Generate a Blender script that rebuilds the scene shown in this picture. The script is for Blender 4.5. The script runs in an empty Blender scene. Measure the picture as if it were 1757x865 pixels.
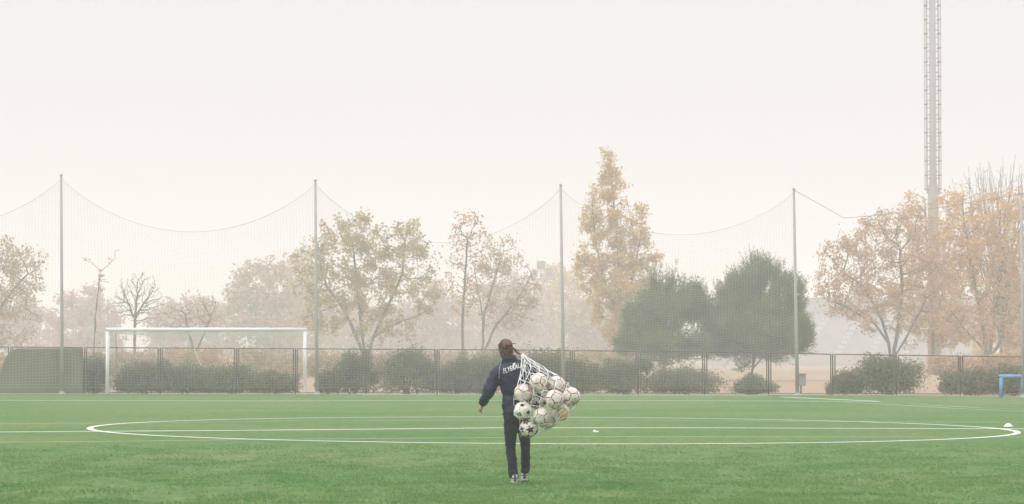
import bpy, bmesh, math, random
import numpy as np
from mathutils import Vector, Matrix, noise
from mathutils.bvhtree import BVHTree

random.seed(7); rng = np.random.default_rng(7)
S = bpy.context.scene
COL = S.collection
R = math.radians

# ------------------------------------------------------------ camera
F, CX, CY, HOR, H = 5000.0, 878.5, 432.5, 605.0, 1.52
PITCH = math.atan((HOR - CY) / F)
CAM = Vector((0, 0, H))
cd = bpy.data.cameras.new('camera'); cam = bpy.data.objects.new('camera', cd); COL.objects.link(cam)
cam.location = CAM; cam.rotation_euler = (math.pi / 2 + PITCH, 0, 0)
cd.sensor_fit = 'HORIZONTAL'; cd.sensor_width = 36; cd.lens = 36 * F / 1757
cd.clip_start = 0.1; cd.clip_end = 4000
S.camera = cam

# ------------------------------------------------------------ sky, sun, exposure
SUN_EL, SUN_ROT = R(45), R(-115)
w = bpy.data.worlds.new('World'); S.world = w; w.use_nodes = True
nt = w.node_tree; nt.nodes.clear()
N = nt.nodes.new; L = nt.links.new
sky = N('ShaderNodeTexSky'); sky.sky_type = 'NISHITA'; sky.sun_disc = False
sky.sun_elevation = SUN_EL; sky.sun_rotation = SUN_ROT; sky.dust_density = 6; sky.air_density = 1.2
tc = N('ShaderNodeTexCoord'); sep = N('ShaderNodeSeparateXYZ'); L(tc.outputs['Generated'], sep.inputs[0])
ramp = N('ShaderNodeValToRGB'); L(sep.outputs['Z'], ramp.inputs[0])       # overcast: brighter overhead than at the horizon
e = ramp.color_ramp.elements
e[0].position = 0.0; e[0].color = (0.315, 0.316, 0.318, 1)
e[1].position = 1.0; e[1].color = (0.95, 0.98, 1.04, 1)
m = e.new(0.13); m.color = (0.364, 0.366, 0.370, 1)
m = e.new(0.35); m.color = (0.60, 0.60, 0.60, 1)
mul = N('ShaderNodeVectorMath'); mul.operation = 'SCALE'; mul.inputs['Scale'].default_value = 22.0
L(ramp.outputs[0], mul.inputs[0])
mix = N('ShaderNodeMix'); mix.data_type = 'RGBA'; mix.inputs['Factor'].default_value = 0.94
L(sky.outputs[0], mix.inputs['A']); L(mul.outputs[0], mix.inputs['B'])
bg = N('ShaderNodeBackground'); bg.inputs['Strength'].default_value = 0.1
L(mix.outputs['Result'], bg.inputs['Color'])
out = N('ShaderNodeOutputWorld'); L(bg.outputs[0], out.inputs['Surface'])

sd = bpy.data.lights.new('sun', 'SUN'); sun = bpy.data.objects.new('sun', sd); COL.objects.link(sun)
sd.energy = 1.1; sd.angle = R(14); sd.color = (1.0, 0.97, 0.92)
sdir = Vector((math.sin(SUN_ROT) * math.cos(SUN_EL), math.cos(SUN_ROT) * math.cos(SUN_EL), math.sin(SUN_EL)))
sun.rotation_euler = (-sdir).to_track_quat('-Z', 'Y').to_euler()
sun.location = (0, 0, 60)

vs = S.view_settings
vs.view_transform = 'Standard'; vs.look = 'None'; vs.gamma = 1; vs.use_curve_mapping = False
vs.exposure = 0.09
S.render.engine = 'CYCLES'
cy = S.cycles
cy.max_bounces = 8; cy.volume_bounces = 3; cy.diffuse_bounces = 3; cy.transparent_max_bounces = 8
cy.use_denoising = True
cy.caustics_reflective = False; cy.caustics_refractive = False
HAZE_DENSITY = 0.0019

# ------------------------------------------------------------ helpers
_f = Vector((0, math.cos(PITCH), math.sin(PITCH))); _u = Vector((0, -math.sin(PITCH), math.cos(PITCH)))
def ray(px, py): return Vector((1, 0, 0)) * ((px - CX) / F) + _u * ((CY - py) / F) + _f
def at(px, py, Y):
    d = ray(px, py); return CAM + d * (Y / d.y)
def gnd(px, py, z=0.0):
    d = ray(px, py); return CAM + d * ((z - H) / d.z)
def X(px, Y): return at(px, HOR, Y).x
def Z(py, Y): return at(CX, py, Y).z
def sc(Y): return F / Y            # photo pixels per metre at depth Y
def edge_depth(px):                # far edge of the turf
    return float(np.interp(px, [-300, 0, 880, 1320, 1600, 1760, 2000], [106.9, 106.6, 105.2, 104.0, 103.2, 98.6, 94.0]))

def link(name, me, mats=None, parent=None, smooth=False):
    o = bpy.data.objects.new(name, me); COL.objects.link(o)
    for m in (mats if isinstance(mats, (list, tuple)) else [mats] if mats else []): me.materials.append(m)
    if parent: o.parent = parent
    if smooth: me.polygons.foreach_set('use_smooth', [True] * len(me.polygons))
    return o
def raw(name, V, Fc, mats=None, parent=None, smooth=False):
    me = bpy.data.meshes.new(name); me.from_pydata([tuple(v) for v in V], [], Fc); me.update()
    return link(name, me, mats, parent, smooth)
def thing(name, label, cat, loc=(0, 0, 0), group=None):
    o = bpy.data.objects.new(name, None); COL.objects.link(o); o.empty_display_size = 0.2
    o.location = loc; o['label'] = label; o['category'] = cat
    if group: o['group'] = group
    return o
def tag(o, label, cat, group=None):
    o['label'] = label; o['category'] = cat
    if group: o['group'] = group
    return o
def struct(o, kind='structure'):
    o['kind'] = kind; return o

class MB:
    """collects shapes, built as ONE mesh object; coordinates are relative to org"""
    def __init__(s, org=(0, 0, 0)): s.V = []; s.F = []; s.M = []; s.org = Vector(org)
    def add(s, V, Fc, mi=0):
        b = len(s.V); s.V += [tuple(Vector(v) - s.org) for v in V]; s.F += [tuple(i + b for i in f) for f in Fc]; s.M += [mi] * len(Fc)
    def box(s, lo, hi, mi=0, bev=0.0):
        bm = bmesh.new(); bmesh.ops.create_cube(bm, size=1)
        lo = Vector(lo); hi = Vector(hi); c = (lo + hi) / 2; d = hi - lo
        for v in bm.verts: v.co = Vector((v.co.x * d.x, v.co.y * d.y, v.co.z * d.z)) + c
        if bev: bmesh.ops.bevel(bm, geom=bm.edges[:], offset=bev, segments=2, affect='EDGES')
        bm.verts.index_update()
        s.add([v.co.copy() for v in bm.verts], [[v.index for v in f.verts] for f in bm.faces], mi); bm.free()
    def tube(s, pts, r, n=6, mi=0, cap=True):
        pts = [Vector(p) for p in pts]
        rs = r if isinstance(r, (list, tuple)) else [r] * len(pts)
        V = []; Fc = []; ref = None
        for i, p in enumerate(pts):
            t = (pts[min(i + 1, len(pts) - 1)] - pts[max(i - 1, 0)])
            t = t.normalized() if t.length > 1e-9 else Vector((0, 0, 1))
            if ref is None: ref = Vector((1, 0, 0)) if abs(t.x) < 0.8 else Vector((0, 1, 0))
            a = ref - t * ref.dot(t)
            if a.length < 1e-5: a = t.orthogonal()
            a.normalize(); ref = a; b = t.cross(a)
            for k in range(n):
                an = 2 * math.pi * k / n; V.append(p + (a * math.cos(an) + b * math.sin(an)) * rs[i])
        for i in range(len(pts) - 1):
            for k in range(n):
                k2 = (k + 1) % n; Fc.append((i * n + k, i * n + k2, (i + 1) * n + k2, (i + 1) * n + k))
        if cap and n > 2:
            Fc.append(tuple(range(n - 1, -1, -1))); o = (len(pts) - 1) * n; Fc.append(tuple(range(o, o + n)))
        s.add(V, Fc, mi)
    def lathe(s, prof, c, n=24, mi=0):
        V = []; Fc = []; c = Vector(c)
        for (r, z) in prof:
            for k in range(n): an = 2 * math.pi * k / n; V.append(c + Vector((r * math.cos(an), r * math.sin(an), z)))
        for i in range(len(prof) - 1):
            for k in range(n):
                k2 = (k + 1) % n; Fc.append((i * n + k, i * n + k2, (i + 1) * n + k2, (i + 1) * n + k))
        Fc.append(tuple(range(n - 1, -1, -1))); Fc.append(tuple((len(prof) - 1) * n + k for k in range(n)))
        s.add(V, Fc, mi)
    def build(s, name, mats, parent=None, smooth=False):
        o = raw(name, s.V, s.F, mats, parent, smooth)
        if any(s.M): o.data.polygons.foreach_set('material_index', s.M)
        return o

# ------------------------------------------------------------ materials
def mat(name, col, rough=0.7, col2=None, nscale=3.0, bump=0.0, bscale=30.0, metal=0.0, spec=0.3, trans=0.0, detail=4.0, lo=0.35, hi=0.65):
    m = bpy.data.materials.new(name); m.use_nodes = True
    t = m.node_tree; b = t.nodes['Principled BSDF']
    b.inputs['Base Color'].default_value = (*col, 1); b.inputs['Roughness'].default_value = rough
    b.inputs['Metallic'].default_value = metal; b.inputs['Specular IOR Level'].default_value = spec
    co = t.nodes.new('ShaderNodeTexCoord')
    csock = None
    if col2:
        n = t.nodes.new('ShaderNodeTexNoise'); n.inputs['Scale'].default_value = nscale; n.inputs['Detail'].default_value = detail
        t.links.new(co.outputs['Object'], n.inputs['Vector'])
        r = t.nodes.new('ShaderNodeValToRGB'); r.color_ramp.elements[0].position = lo; r.color_ramp.elements[1].position = hi
        r.color_ramp.elements[0].color = (*col, 1); r.color_ramp.elements[1].color = (*col2, 1)
        t.links.new(n.outputs[0], r.inputs[0]); t.links.new(r.outputs[0], b.inputs['Base Color']); csock = r.outputs[0]
    if bump:
        n2 = t.nodes.new('ShaderNodeTexNoise'); n2.inputs['Scale'].default_value = bscale; n2.inputs['Detail'].default_value = 5
        t.links.new(co.outputs['Object'], n2.inputs['Vector'])
        bp = t.nodes.new('ShaderNodeBump'); bp.inputs['Strength'].default_value = bump; bp.inputs['Distance'].default_value = 0.02
        t.links.new(n2.outputs[0], bp.inputs['Height']); t.links.new(bp.outputs[0], b.inputs['Normal'])
    if trans:
        tr = t.nodes.new('ShaderNodeBsdfTranslucent'); tr.inputs[0].default_value = (*col, 1)
        if csock: t.links.new(csock, tr.inputs[0])
        mx = t.nodes.new('ShaderNodeMixShader'); mx.inputs[0].default_value = trans
        t.links.new(b.outputs[0], mx.inputs[1]); t.links.new(tr.outputs[0], mx.inputs[2])
        t.links.new(mx.outputs[0], t.nodes['Material Output'].inputs['Surface'])
    return m

def turf_mat():
    m = bpy.data.materials.new('turf'); m.use_nodes = True; t = m.node_tree; b = t.nodes['Principled BSDF']
    b.inputs['Roughness'].default_value = 0.9; b.inputs['Specular IOR Level'].default_value = 0.1
    co = t.nodes.new('ShaderNodeTexCoord')
    def nz(scale, detail, sx=1.0, sy=1.0):
        mp = t.nodes.new('ShaderNodeMapping'); mp.inputs['Scale'].default_value = (sx, sy, 1)
        t.links.new(co.outputs['Object'], mp.inputs[0])
        n = t.nodes.new('ShaderNodeTexNoise'); n.inputs['Scale'].default_value = scale; n.inputs['Detail'].default_value = detail
        n.inputs['Roughness'].default_value = 0.65
        t.links.new(mp.outputs[0], n.inputs['Vector']); return n.outputs[0]
    def rp(s, c0, c1, p0, p1):
        r = t.nodes.new('ShaderNodeValToRGB'); r.color_ramp.elements[0].position = p0; r.color_ramp.elements[1].position = p1
        r.color_ramp.elements[0].color = (*c0, 1); r.color_ramp.elements[1].color = (*c1, 1); t.links.new(s, r.inputs[0]); return r.outputs[0]
    def mul(a, c, f):
        x = t.nodes.new('ShaderNodeMix'); x.data_type = 'RGBA'; x.blend_type = 'MULTIPLY'; x.inputs['Factor'].default_value = f
        t.links.new(a, x.inputs['A']); t.links.new(c, x.inputs['B']); return x.outputs['Result']
    base = rp(nz(0.16, 3), TURF_A, TURF_B, 0.36, 0.66)                          # wide worn / infill tints
    c = mul(base, rp(nz(2.6, 6, 1.5, 0.8), (0.68, 0.72, 0.66), (1.2, 1.17, 1.17), 0.34, 0.66), 0.9)   # tufts combed by use
    c = mul(c, rp(nz(11, 4), (0.62, 0.66, 0.60), (1.25, 1.2, 1.25), 0.38, 0.62), 0.9)
    t.links.new(c, b.inputs['Base Color'])
    bp = t.nodes.new('ShaderNodeBump'); bp.inputs['Strength'].default_value = 0.6; bp.inputs['Distance'].default_value = 0.03
    t.links.new(nz(6, 6), bp.inputs['Height']); t.links.new(bp.outputs[0], b.inputs['Normal'])
    return m
TURF_A = (0.074, 0.164, 0.039); TURF_B = (0.134, 0.190, 0.058)

M = {}
M['turf'] = turf_mat()
M['blade'] = mat('turf_blade', (0.110, 0.250, 0.066), 0.8, (0.215, 0.325, 0.104), 1.3, spec=0.1, trans=0.5)
M['earth'] = mat('earth', (0.36, 0.235, 0.165), 0.95, (0.31, 0.235, 0.15), 0.15, 0.4, 4, spec=0.1)
M['paint'] = mat('line_paint', (0.82, 0.84, 0.78), 0.9, (0.66, 0.74, 0.60), 1.5, spec=0.1)
M['paint_worn'] = mat('worn_line_paint', (0.40, 0.52, 0.30), 0.9, (0.22, 0.36, 0.16), 0.7, spec=0.1)
M['paint_yellow'] = mat('yellow_line_paint', (0.50, 0.56, 0.28), 0.9, (0.30, 0.42, 0.16), 0.8, spec=0.1)
M['concrete'] = mat('concrete', (0.42, 0.40, 0.36), 0.9, (0.34, 0.33, 0.30), 2, 0.3, 20)
M['white_metal'] = mat('white_painted_metal', (0.90, 0.89, 0.88), 0.4, (0.84, 0.83, 0.81), 3)
M['grey_metal'] = mat('grey_galvanised_metal', (0.36, 0.335, 0.325), 0.7, (0.42, 0.395, 0.38), 2, spec=0.2)
M['mast_metal'] = mat('mast_metal', (0.26, 0.25, 0.245), 0.6, (0.31, 0.30, 0.295), 1)
M['ladder_metal'] = mat('ladder_metal', (0.12, 0.115, 0.11), 0.6, (0.16, 0.155, 0.15), 1)
M['fence_metal'] = mat('fence_metal', (0.10, 0.085, 0.08), 0.6, (0.16, 0.13, 0.11), 2, metal=0.1)
M['wire'] = mat('wire', (0.33, 0.31, 0.29), 0.6, spec=0.2)
M['netting'] = mat('stop_netting', (0.52, 0.50, 0.49), 0.8)
M['goal_netting'] = mat('goal_netting', (0.62, 0.61, 0.56), 0.8)
M['cord'] = mat('white_cord', (0.86, 0.86, 0.85), 0.7, (0.74, 0.74, 0.74), 25)
M['blue'] = mat('blue_painted_metal', (0.12, 0.27, 0.56), 0.45, (0.15, 0.31, 0.60), 5)
M['plastic'] = mat('white_plastic', (0.88, 0.88, 0.88), 0.4, (0.8, 0.8, 0.8), 20)
M['cloth_green'] = mat('windscreen_cloth', (0.155, 0.16, 0.11), 0.9, (0.19, 0.185, 0.135), 1.2, 0.3, 60)
M['jacket'] = mat('navy_jacket_cloth', (0.008, 0.010, 0.036), 0.55, (0.013, 0.016, 0.050), 6, 0.25, 45, spec=0.35)
M['trousers'] = mat('dark_navy_trousers_cloth', (0.005, 0.006, 0.015), 0.75, (0.008, 0.009, 0.022), 7, 0.25, 40, spec=0.25)
M['skin'] = mat('skin', (0.50, 0.30, 0.22), 0.55, (0.44, 0.25, 0.18), 30)
M['hair'] = mat('brown_hair', (0.060, 0.030, 0.016), 0.5, (0.20, 0.105, 0.055), 28, 0.5, 80)
M['hair_light'] = mat('light_brown_hair', (0.22, 0.13, 0.075), 0.5, (0.13, 0.07, 0.04), 40)
M['shoe'] = mat('shoe_upper', (0.55, 0.55, 0.54), 0.5, (0.30, 0.31, 0.32), 22)
M['shoe_dark'] = mat('shoe_dark_panel', (0.035, 0.035, 0.04), 0.6)
M['sole'] = mat('shoe_sole', (0.62, 0.62, 0.60), 0.7, (0.40, 0.41, 0.40), 30)
M['eye'] = mat('eye', (0.02, 0.015, 0.012), 0.2)
M['print'] = mat('white_print', (0.86, 0.86, 0.88), 0.6)
M['piping'] = mat('grey_piping', (0.36, 0.37, 0.44), 0.5)
M['ball_white'] = mat('ball_white', (0.80, 0.76, 0.69), 0.4, (0.50, 0.44, 0.36), 11)
M['ball_cream'] = mat('ball_cream', (0.74, 0.70, 0.58), 0.4, (0.55, 0.50, 0.40), 9)
M['ball_red'] = mat('ball_maroon', (0.25, 0.045, 0.07), 0.45, (0.36, 0.12, 0.13), 9)
M['ball_black'] = mat('ball_black', (0.02, 0.018, 0.022), 0.45)
M['ball_purple'] = mat('ball_dark_purple', (0.035, 0.015, 0.045), 0.45)
M['ball_orange'] = mat('ball_orange', (0.62, 0.30, 0.09), 0.45, (0.70, 0.46, 0.22), 9)
M['ball_green'] = mat('ball_green', (0.05, 0.22, 0.08), 0.45)
M['bark'] = mat('bark', (0.085, 0.062, 0.05), 0.9, (0.14, 0.105, 0.08), 6, 0.4, 20, spec=0.1)
M['bark_dark'] = mat('dark_bark', (0.06, 0.042, 0.035), 0.9, (0.10, 0.075, 0.06), 6, 0.4, 20, spec=0.1)
def leafm(n, a, b, s=0.9): return mat(n, a, 0.75, b, s, spec=0.15, trans=0.3)
M['leaf_tan'] = leafm('tan_leaf', (0.36, 0.25, 0.14), (0.52, 0.39, 0.22))
M['leaf_olive'] = leafm('olive_leaf', (0.30, 0.225, 0.065), (0.52, 0.385, 0.14))
M['leaf_pink'] = leafm('faded_leaf', (0.40, 0.27, 0.20), (0.48, 0.34, 0.25))
M['leaf_gold'] = leafm('gold_leaf', (0.52, 0.345, 0.10), (0.64, 0.455, 0.16))
M['leaf_orange'] = leafm('orange_leaf', (0.58, 0.31, 0.10), (0.64, 0.44, 0.14), 0.5)
M['leaf_rust'] = leafm('rust_leaf', (0.40, 0.235, 0.13), (0.56, 0.35, 0.165))
M['needle'] = leafm('pine_needle', (0.085, 0.14, 0.05), (0.20, 0.24, 0.105), 0.8)
M['bush'] = mat('bush_leaf', (0.19, 0.215, 0.135), 0.75, (0.30, 0.285, 0.195), 1.9, spec=0.15, trans=0.5)
M['bush_dull'] = leafm('dull_bush_leaf', (0.20, 0.19, 0.12), (0.28, 0.235, 0.16), 1.2)
M['bush_pale'] = leafm('pale_grass_leaf', (0.30, 0.26, 0.13), (0.22, 0.22, 0.10), 1.2)
M['stand'] = mat('grandstand_concrete', (0.46, 0.44, 0.43), 0.9, (0.38, 0.37, 0.36), 0.5)
M['stand_white'] = mat('grandstand_white', (0.80, 0.80, 0.80), 0.8)
M['stand_step'] = mat('grandstand_steps', (0.54, 0.52, 0.50), 0.9)
M['seat_grey'] = mat('grandstand_seats', (0.20, 0.20, 0.215), 0.8)
M['lamp_box'] = mat('lamp_housing', (0.20, 0.17, 0.165), 0.6)

# ------------------------------------------------------------ ground
G = 900
struct(raw('ground', [(-G, -60, -0.012), (G, -60, -0.012), (G, 1500, -0.012), (-G, 1500, -0.012)], [(0, 1, 2, 3)], M['earth']))
pxs = list(range(-900, 2701, 60))
far = [(X(p, edge_depth(p)), edge_depth(p), 0) for p in pxs]
xl, xr = far[0][0], far[-1][0]
nV = [(x, -40, 0) for (x, y, z) in far] + far; n = len(far)
struct(raw('turf_pitch', nV, [(i, i + 1, n + i + 1, n + i) for i in range(n - 1)], M['turf']))
kb = MB()
for i in range(n - 1):
    a, b = Vector(far[i]), Vector(far[i + 1])
    o = Vector((0, 0.03, 0)); t = Vector((0, 0.15, 0)); u = Vector((0, 0, 0.025)); d = Vector((0, 0, -0.05))
    kb.add([a + o + d, b + o + d, b + t + d, a + t + d, a + o + u, b + o + u, b + t + u, a + t + u], [(4, 5, 6, 7), (0, 1, 5, 4), (2, 3, 7, 6)])
struct(kb.build('kerb', M['concrete']))

# short upright pile of the artificial turf (stuff)
def turf_pile(nb):
    d = 26.5 + (48.2 - 26.5) * rng.random(nb) ** 1.6
    x = (rng.random(nb) * 2 - 1) * 0.20 * d
    dens = np.array([noise.noise(Vector((x[i] * 1.6, d[i] * 0.7, 3.3))) for i in range(nb)])
    keep = dens > rng.normal(-0.05, 0.3, nb) + np.clip((d - 38) / 10, 0, 1) * .45; x, d = x[keep], d[keep]; nb = len(x)
    hgt = 0.014 + 0.018 * rng.random(nb); an = rng.random(nb) * math.pi * 2; wd = 0.007 + 0.007 * rng.random(nb)
    lean = rng.normal(0, 0.022, (nb, 2))
    V = np.zeros((nb, 3, 3))
    V[:, 0, 0] = x - np.cos(an) * wd; V[:, 0, 1] = d - np.sin(an) * wd
    V[:, 1, 0] = x + np.cos(an) * wd; V[:, 1, 1] = d + np.sin(an) * wd
    V[:, 2, 0] = x + lean[:, 0]; V[:, 2, 1] = d + lean[:, 1]; V[:, 2, 2] = hgt
    return fastmesh('turf_pile', V.reshape(-1, 3), 3)
def fastmesh(name, V, k):
    nf = len(V) // k
    me = bpy.data.meshes.new(name); me.vertices.add(len(V)); me.vertices.foreach_set('co', np.asarray(V, dtype=np.float32).ravel())
    me.loops.add(len(V)); me.loops.foreach_set('vertex_index', np.arange(len(V), dtype=np.int32))
    me.polygons.add(nf); me.polygons.foreach_set('loop_start', np.arange(0, nf * k, k, dtype=np.int32))
    me.update(calc_edges=True); me.validate(); return me
o = link('turf_pile', turf_pile(170000), M['blade']); struct(o, 'stuff')

# ------------------------------------------------------------ painted lines (own sheets, 4 mm above the turf)
def line(name, pts, wdepth, m, z=0.004, dash=None):
    P = [gnd(*p) for p in pts]
    V = []; Fc = []
    for i, p in enumerate(P):
        t = (P[min(i + 1, len(P) - 1)] - P[max(i - 1, 0)]); t.z = 0; t.normalize(); nn = Vector((-t.y, t.x, 0))
        V += [(*(p - nn * wdepth / 2).xy, z), (*(p + nn * wdepth / 2).xy, z)]
    for i in range(len(P) - 1): Fc.append((2 * i, 2 * i + 2, 2 * i + 3, 2 * i + 1))
    return struct(raw(name, V, Fc, m))
def dense(pts, step=40):
    xs = np.array([p[0] for p in pts], float); ys = np.array([p[1] for p in pts], float)
    k = np.arange(xs[0], xs[-1] + 1, step); k[-1] = xs[-1]
    return list(zip(k, np.interp(k, xs, ys)))
line('halfway_line', dense([(-260, 743.5), (0, 741.6), (440, 738.6), (860, 734.4), (1100, 734.2), (1317, 734.8), (1590, 735.6), (1757, 736.2), (2100, 737)]), 0.24, M['paint'])
line('small_pitch_line', dense([(-260, 761), (0, 759), (250, 757), (440, 754.2), (860, 751), (1000, 749.4), (1317, 749.6), (1600, 750.2), (2000, 751)]), 0.13, M['paint_yellow'], 0.003)
line('faint_cross_line', dense([(-200, 729), (0, 727.6), (250, 726), (540, 722), (860, 720.8), (1300, 722.5), (1500, 724), (1900, 725.5)]), 0.16, M['paint_worn'], 0.003)
line('penalty_area_line', dense([(-400, 686.4), (0, 687.2), (440, 688.2), (860, 687.2), (1317, 688.2), (1509, 689.1)]), 0.27, M['paint'])
line('penalty_area_side_line', [(1509, 688.9), (1450, 686.3), (1395, 683.9), (1340, 681.4)], 0.2, M['paint'], 0.005)
line('goal_line', dense([(-300, 675.9), (170, 676.3), (530, 676.5), (880, 678.6), (1317, 679.8)]), 0.3, M['paint'], 0.0035)
line('faint_far_line', [(1450, 690.5), (1560, 696), (1640, 701), (1757, 706), (1900, 712)], 0.16, M['paint_worn'])
line('faint_side_line', [(1560, 693), (1680, 700), (1757, 705 - 2.5), (1900, 709)], 0.14, M['paint_worn'], 0.006)
# centre circle: ellipse through measured points, laid on the ground
cp = np.array([(150, 738.8), (180, 731.6), (265, 725.8), (439, 719.2), (700, 714.6), (860, 714.3), (1000, 716), (1317, 722), (1587, 730.5), (1692, 736), (1750, 745.3),
               (1717, 751.3), (1629, 754.8), (1317, 759.8), (1160, 760.6), (1000, 760.8), (860, 760.4), (700, 759.6), (540, 757.8), (439, 755.8), (260, 750), (185, 745.3)])
q_ = np.c_[(cp[:, 0] - 950) / 800, (cp[:, 1] - 738) / 23]; w_ = np.ones(len(q_)); w_[[0, 10]] = 8; w_[[1, 21, 9, 11]] = 2
A = np.c_[q_[:, 0] ** 2, q_[:, 0] * q_[:, 1], q_[:, 1] ** 2, q_[:, 0], q_[:, 1]]
s_ = np.linalg.lstsq(A * w_[:, None], w_, rcond=None)[0]
Q = np.array([[s_[0], s_[1] / 2], [s_[1] / 2, s_[2]]]); ctr = np.linalg.solve(-2 * Q, s_[3:]); ev, U = np.linalg.eigh(Q / (1 + ctr @ Q @ ctr))
th_ = np.linspace(0, 2 * math.pi, 241)[:-1]
P2 = ((U @ (np.array([np.cos(th_), np.sin(th_)]) / np.sqrt(ev)[:, None])).T + ctr) * [789.5, 23] + [952.6, 738]
P2 = [gnd(*p).xy for p in P2]; nP = len(P2); cc_ = sum((Vector(p) for p in P2), Vector((0, 0))) / nP
V = []; Fc = []
for i in range(nP):
    t_ = (P2[(i + 1) % nP] - P2[i - 1]).normalized(); nn = Vector((t_.y, -t_.x))
    if nn.dot(P2[i] - cc_) < 0: nn = -nn
    wd = 0.125 + 0.08 * abs(nn.y) ** 2
    for s2 in (-1, 1): V.append((*(P2[i] + nn * wd / 2 * s2), 0.0065))
for i in range(nP): j = (i + 1) % nP; Fc.append((2 * i, 2 * i + 1, 2 * j + 1, 2 * j))
struct(raw('centre_circle_line', V, Fc, M['paint']))

# ------------------------------------------------------------ ball-stop poles and nets
PP = [(-330, 295, -329, 676.5), (105, 301, 107, 676.7), (541, 310, 544, 677), (962, 318, 967, 678), (1362, 325, 1368, 678.6), (1752, 332, 1756, 680.5)]
tops = []
plabel = {1: 'tall grey net pole left of the football goal', 2: 'tall grey net pole just right of the football goal',
          3: 'tall grey net pole behind the carried balls, left of the golden poplar', 4: 'tall grey net pole in front of the right-hand pine',
          5: 'tall grey net pole at the right edge beside the blue frame'}
for i, (tx, ty, bx, by) in enumerate(PP):
    Y = edge_depth(bx) - 0.25
    b = Vector((X(bx, Y), Y, 0)); t = at(tx, ty, Y); tops.append((b, t))
    if i == 0: continue
    th = thing('net_pole', plabel[i], 'pole', b, 'net poles along the far touchline')
    mb = MB(b); mb.tube([b, b.lerp(t, .35), t], [0.068, 0.061, 0.042], 10); mb.build('shaft', M['grey_metal'], th, True)
    mb = MB(b); mb.lathe([(0.15, 0.0), (0.15, 0.03), (0.10, 0.05), (0.10, 0.12)], b, 12); mb.build('base_collar', M['grey_metal'], th)
    mb = MB(b); mb.lathe([(0.06, 0), (0.065, 0.02), (0.03, 0.06)], t - Vector((0, 0, 0.01)), 10); mb.build('cap', M['grey_metal'], th)
SAG = [87, 87, 97, 76]
nlab = ['fine grey ball-stop net running off the left edge', 'fine grey ball-stop net sagging behind the football goal',
        'fine grey ball-stop net between the goal-side pole and the middle pole', 'fine grey ball-stop net sagging around the golden poplar']
for i in range(4):
    (b0, t0), (b1, t1) = tops[i], tops[i + 1]
    sag = SAG[i] / sc((b0.y + b1.y) / 2)
    def rope(u): return t0.lerp(t1, u) - Vector((0, 0, sag * (4 * u * (1 - u)) ** 0.9 + 0.12))
    mb = MB(b0); nu, nv = 78, 64
    wob = [(random.uniform(0, 6.28), random.uniform(0, 6.28)) for _ in range(4)]
    def pt(u, v):
        r = rope(u); zz = 0.25 + (r.z - 0.25) * v
        bil = 0.12 * math.sin(math.pi * v) * math.sin(math.pi * u) * (1 + 0.5 * math.sin(5 * u + wob[0][0]))
        ux = 0.05 * math.sin(9 * v + 7 * u + wob[1][0]) * math.sin(math.pi * u)
        g = b0.lerp(b1, u); lx = t0.lerp(t1, u) - g
        return Vector((g.x + lx.x * zz / 8.2 + ux, g.y + bil + 0.06, zz))
    for k in range(nu + 1): mb.tube([pt(k / nu, v / 20) for v in range(21)], 0.0024, 3, cap=False)
    for k in range(nv + 1): mb.tube([pt(u / 26, k / nv) for u in range(27)], 0.0024, 3, cap=False)
    o = tag(mb.build('ball_stop_net', M['netting']), nlab[i], 'net', 'ball-stop nets'); o.location = b0
    hr = MB(b0); hr.tube([rope(k / 30) + Vector((0, 0.06, 0)) for k in range(31)], 0.0075, 5); hr.build('head_rope', M['netting'], o)
Y4 = tops[4][0].y
cb = MB(tops[4][1]); pr = [(1362, 326), (1400, 347), (1448, 374), (1490, 371), (1540, 366), (1640, 352), (1752, 333)]
cb.tube([at(x, y, float(np.interp(x, [1362, 1752], [Y4, tops[5][0].y]))) for x, y in pr], 0.010, 5)
o = tag(cb.build('support_cable', M['wire']), 'thin slack cable kinked between the two right-hand net poles', 'cable'); o.location = tops[4][1]

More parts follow.
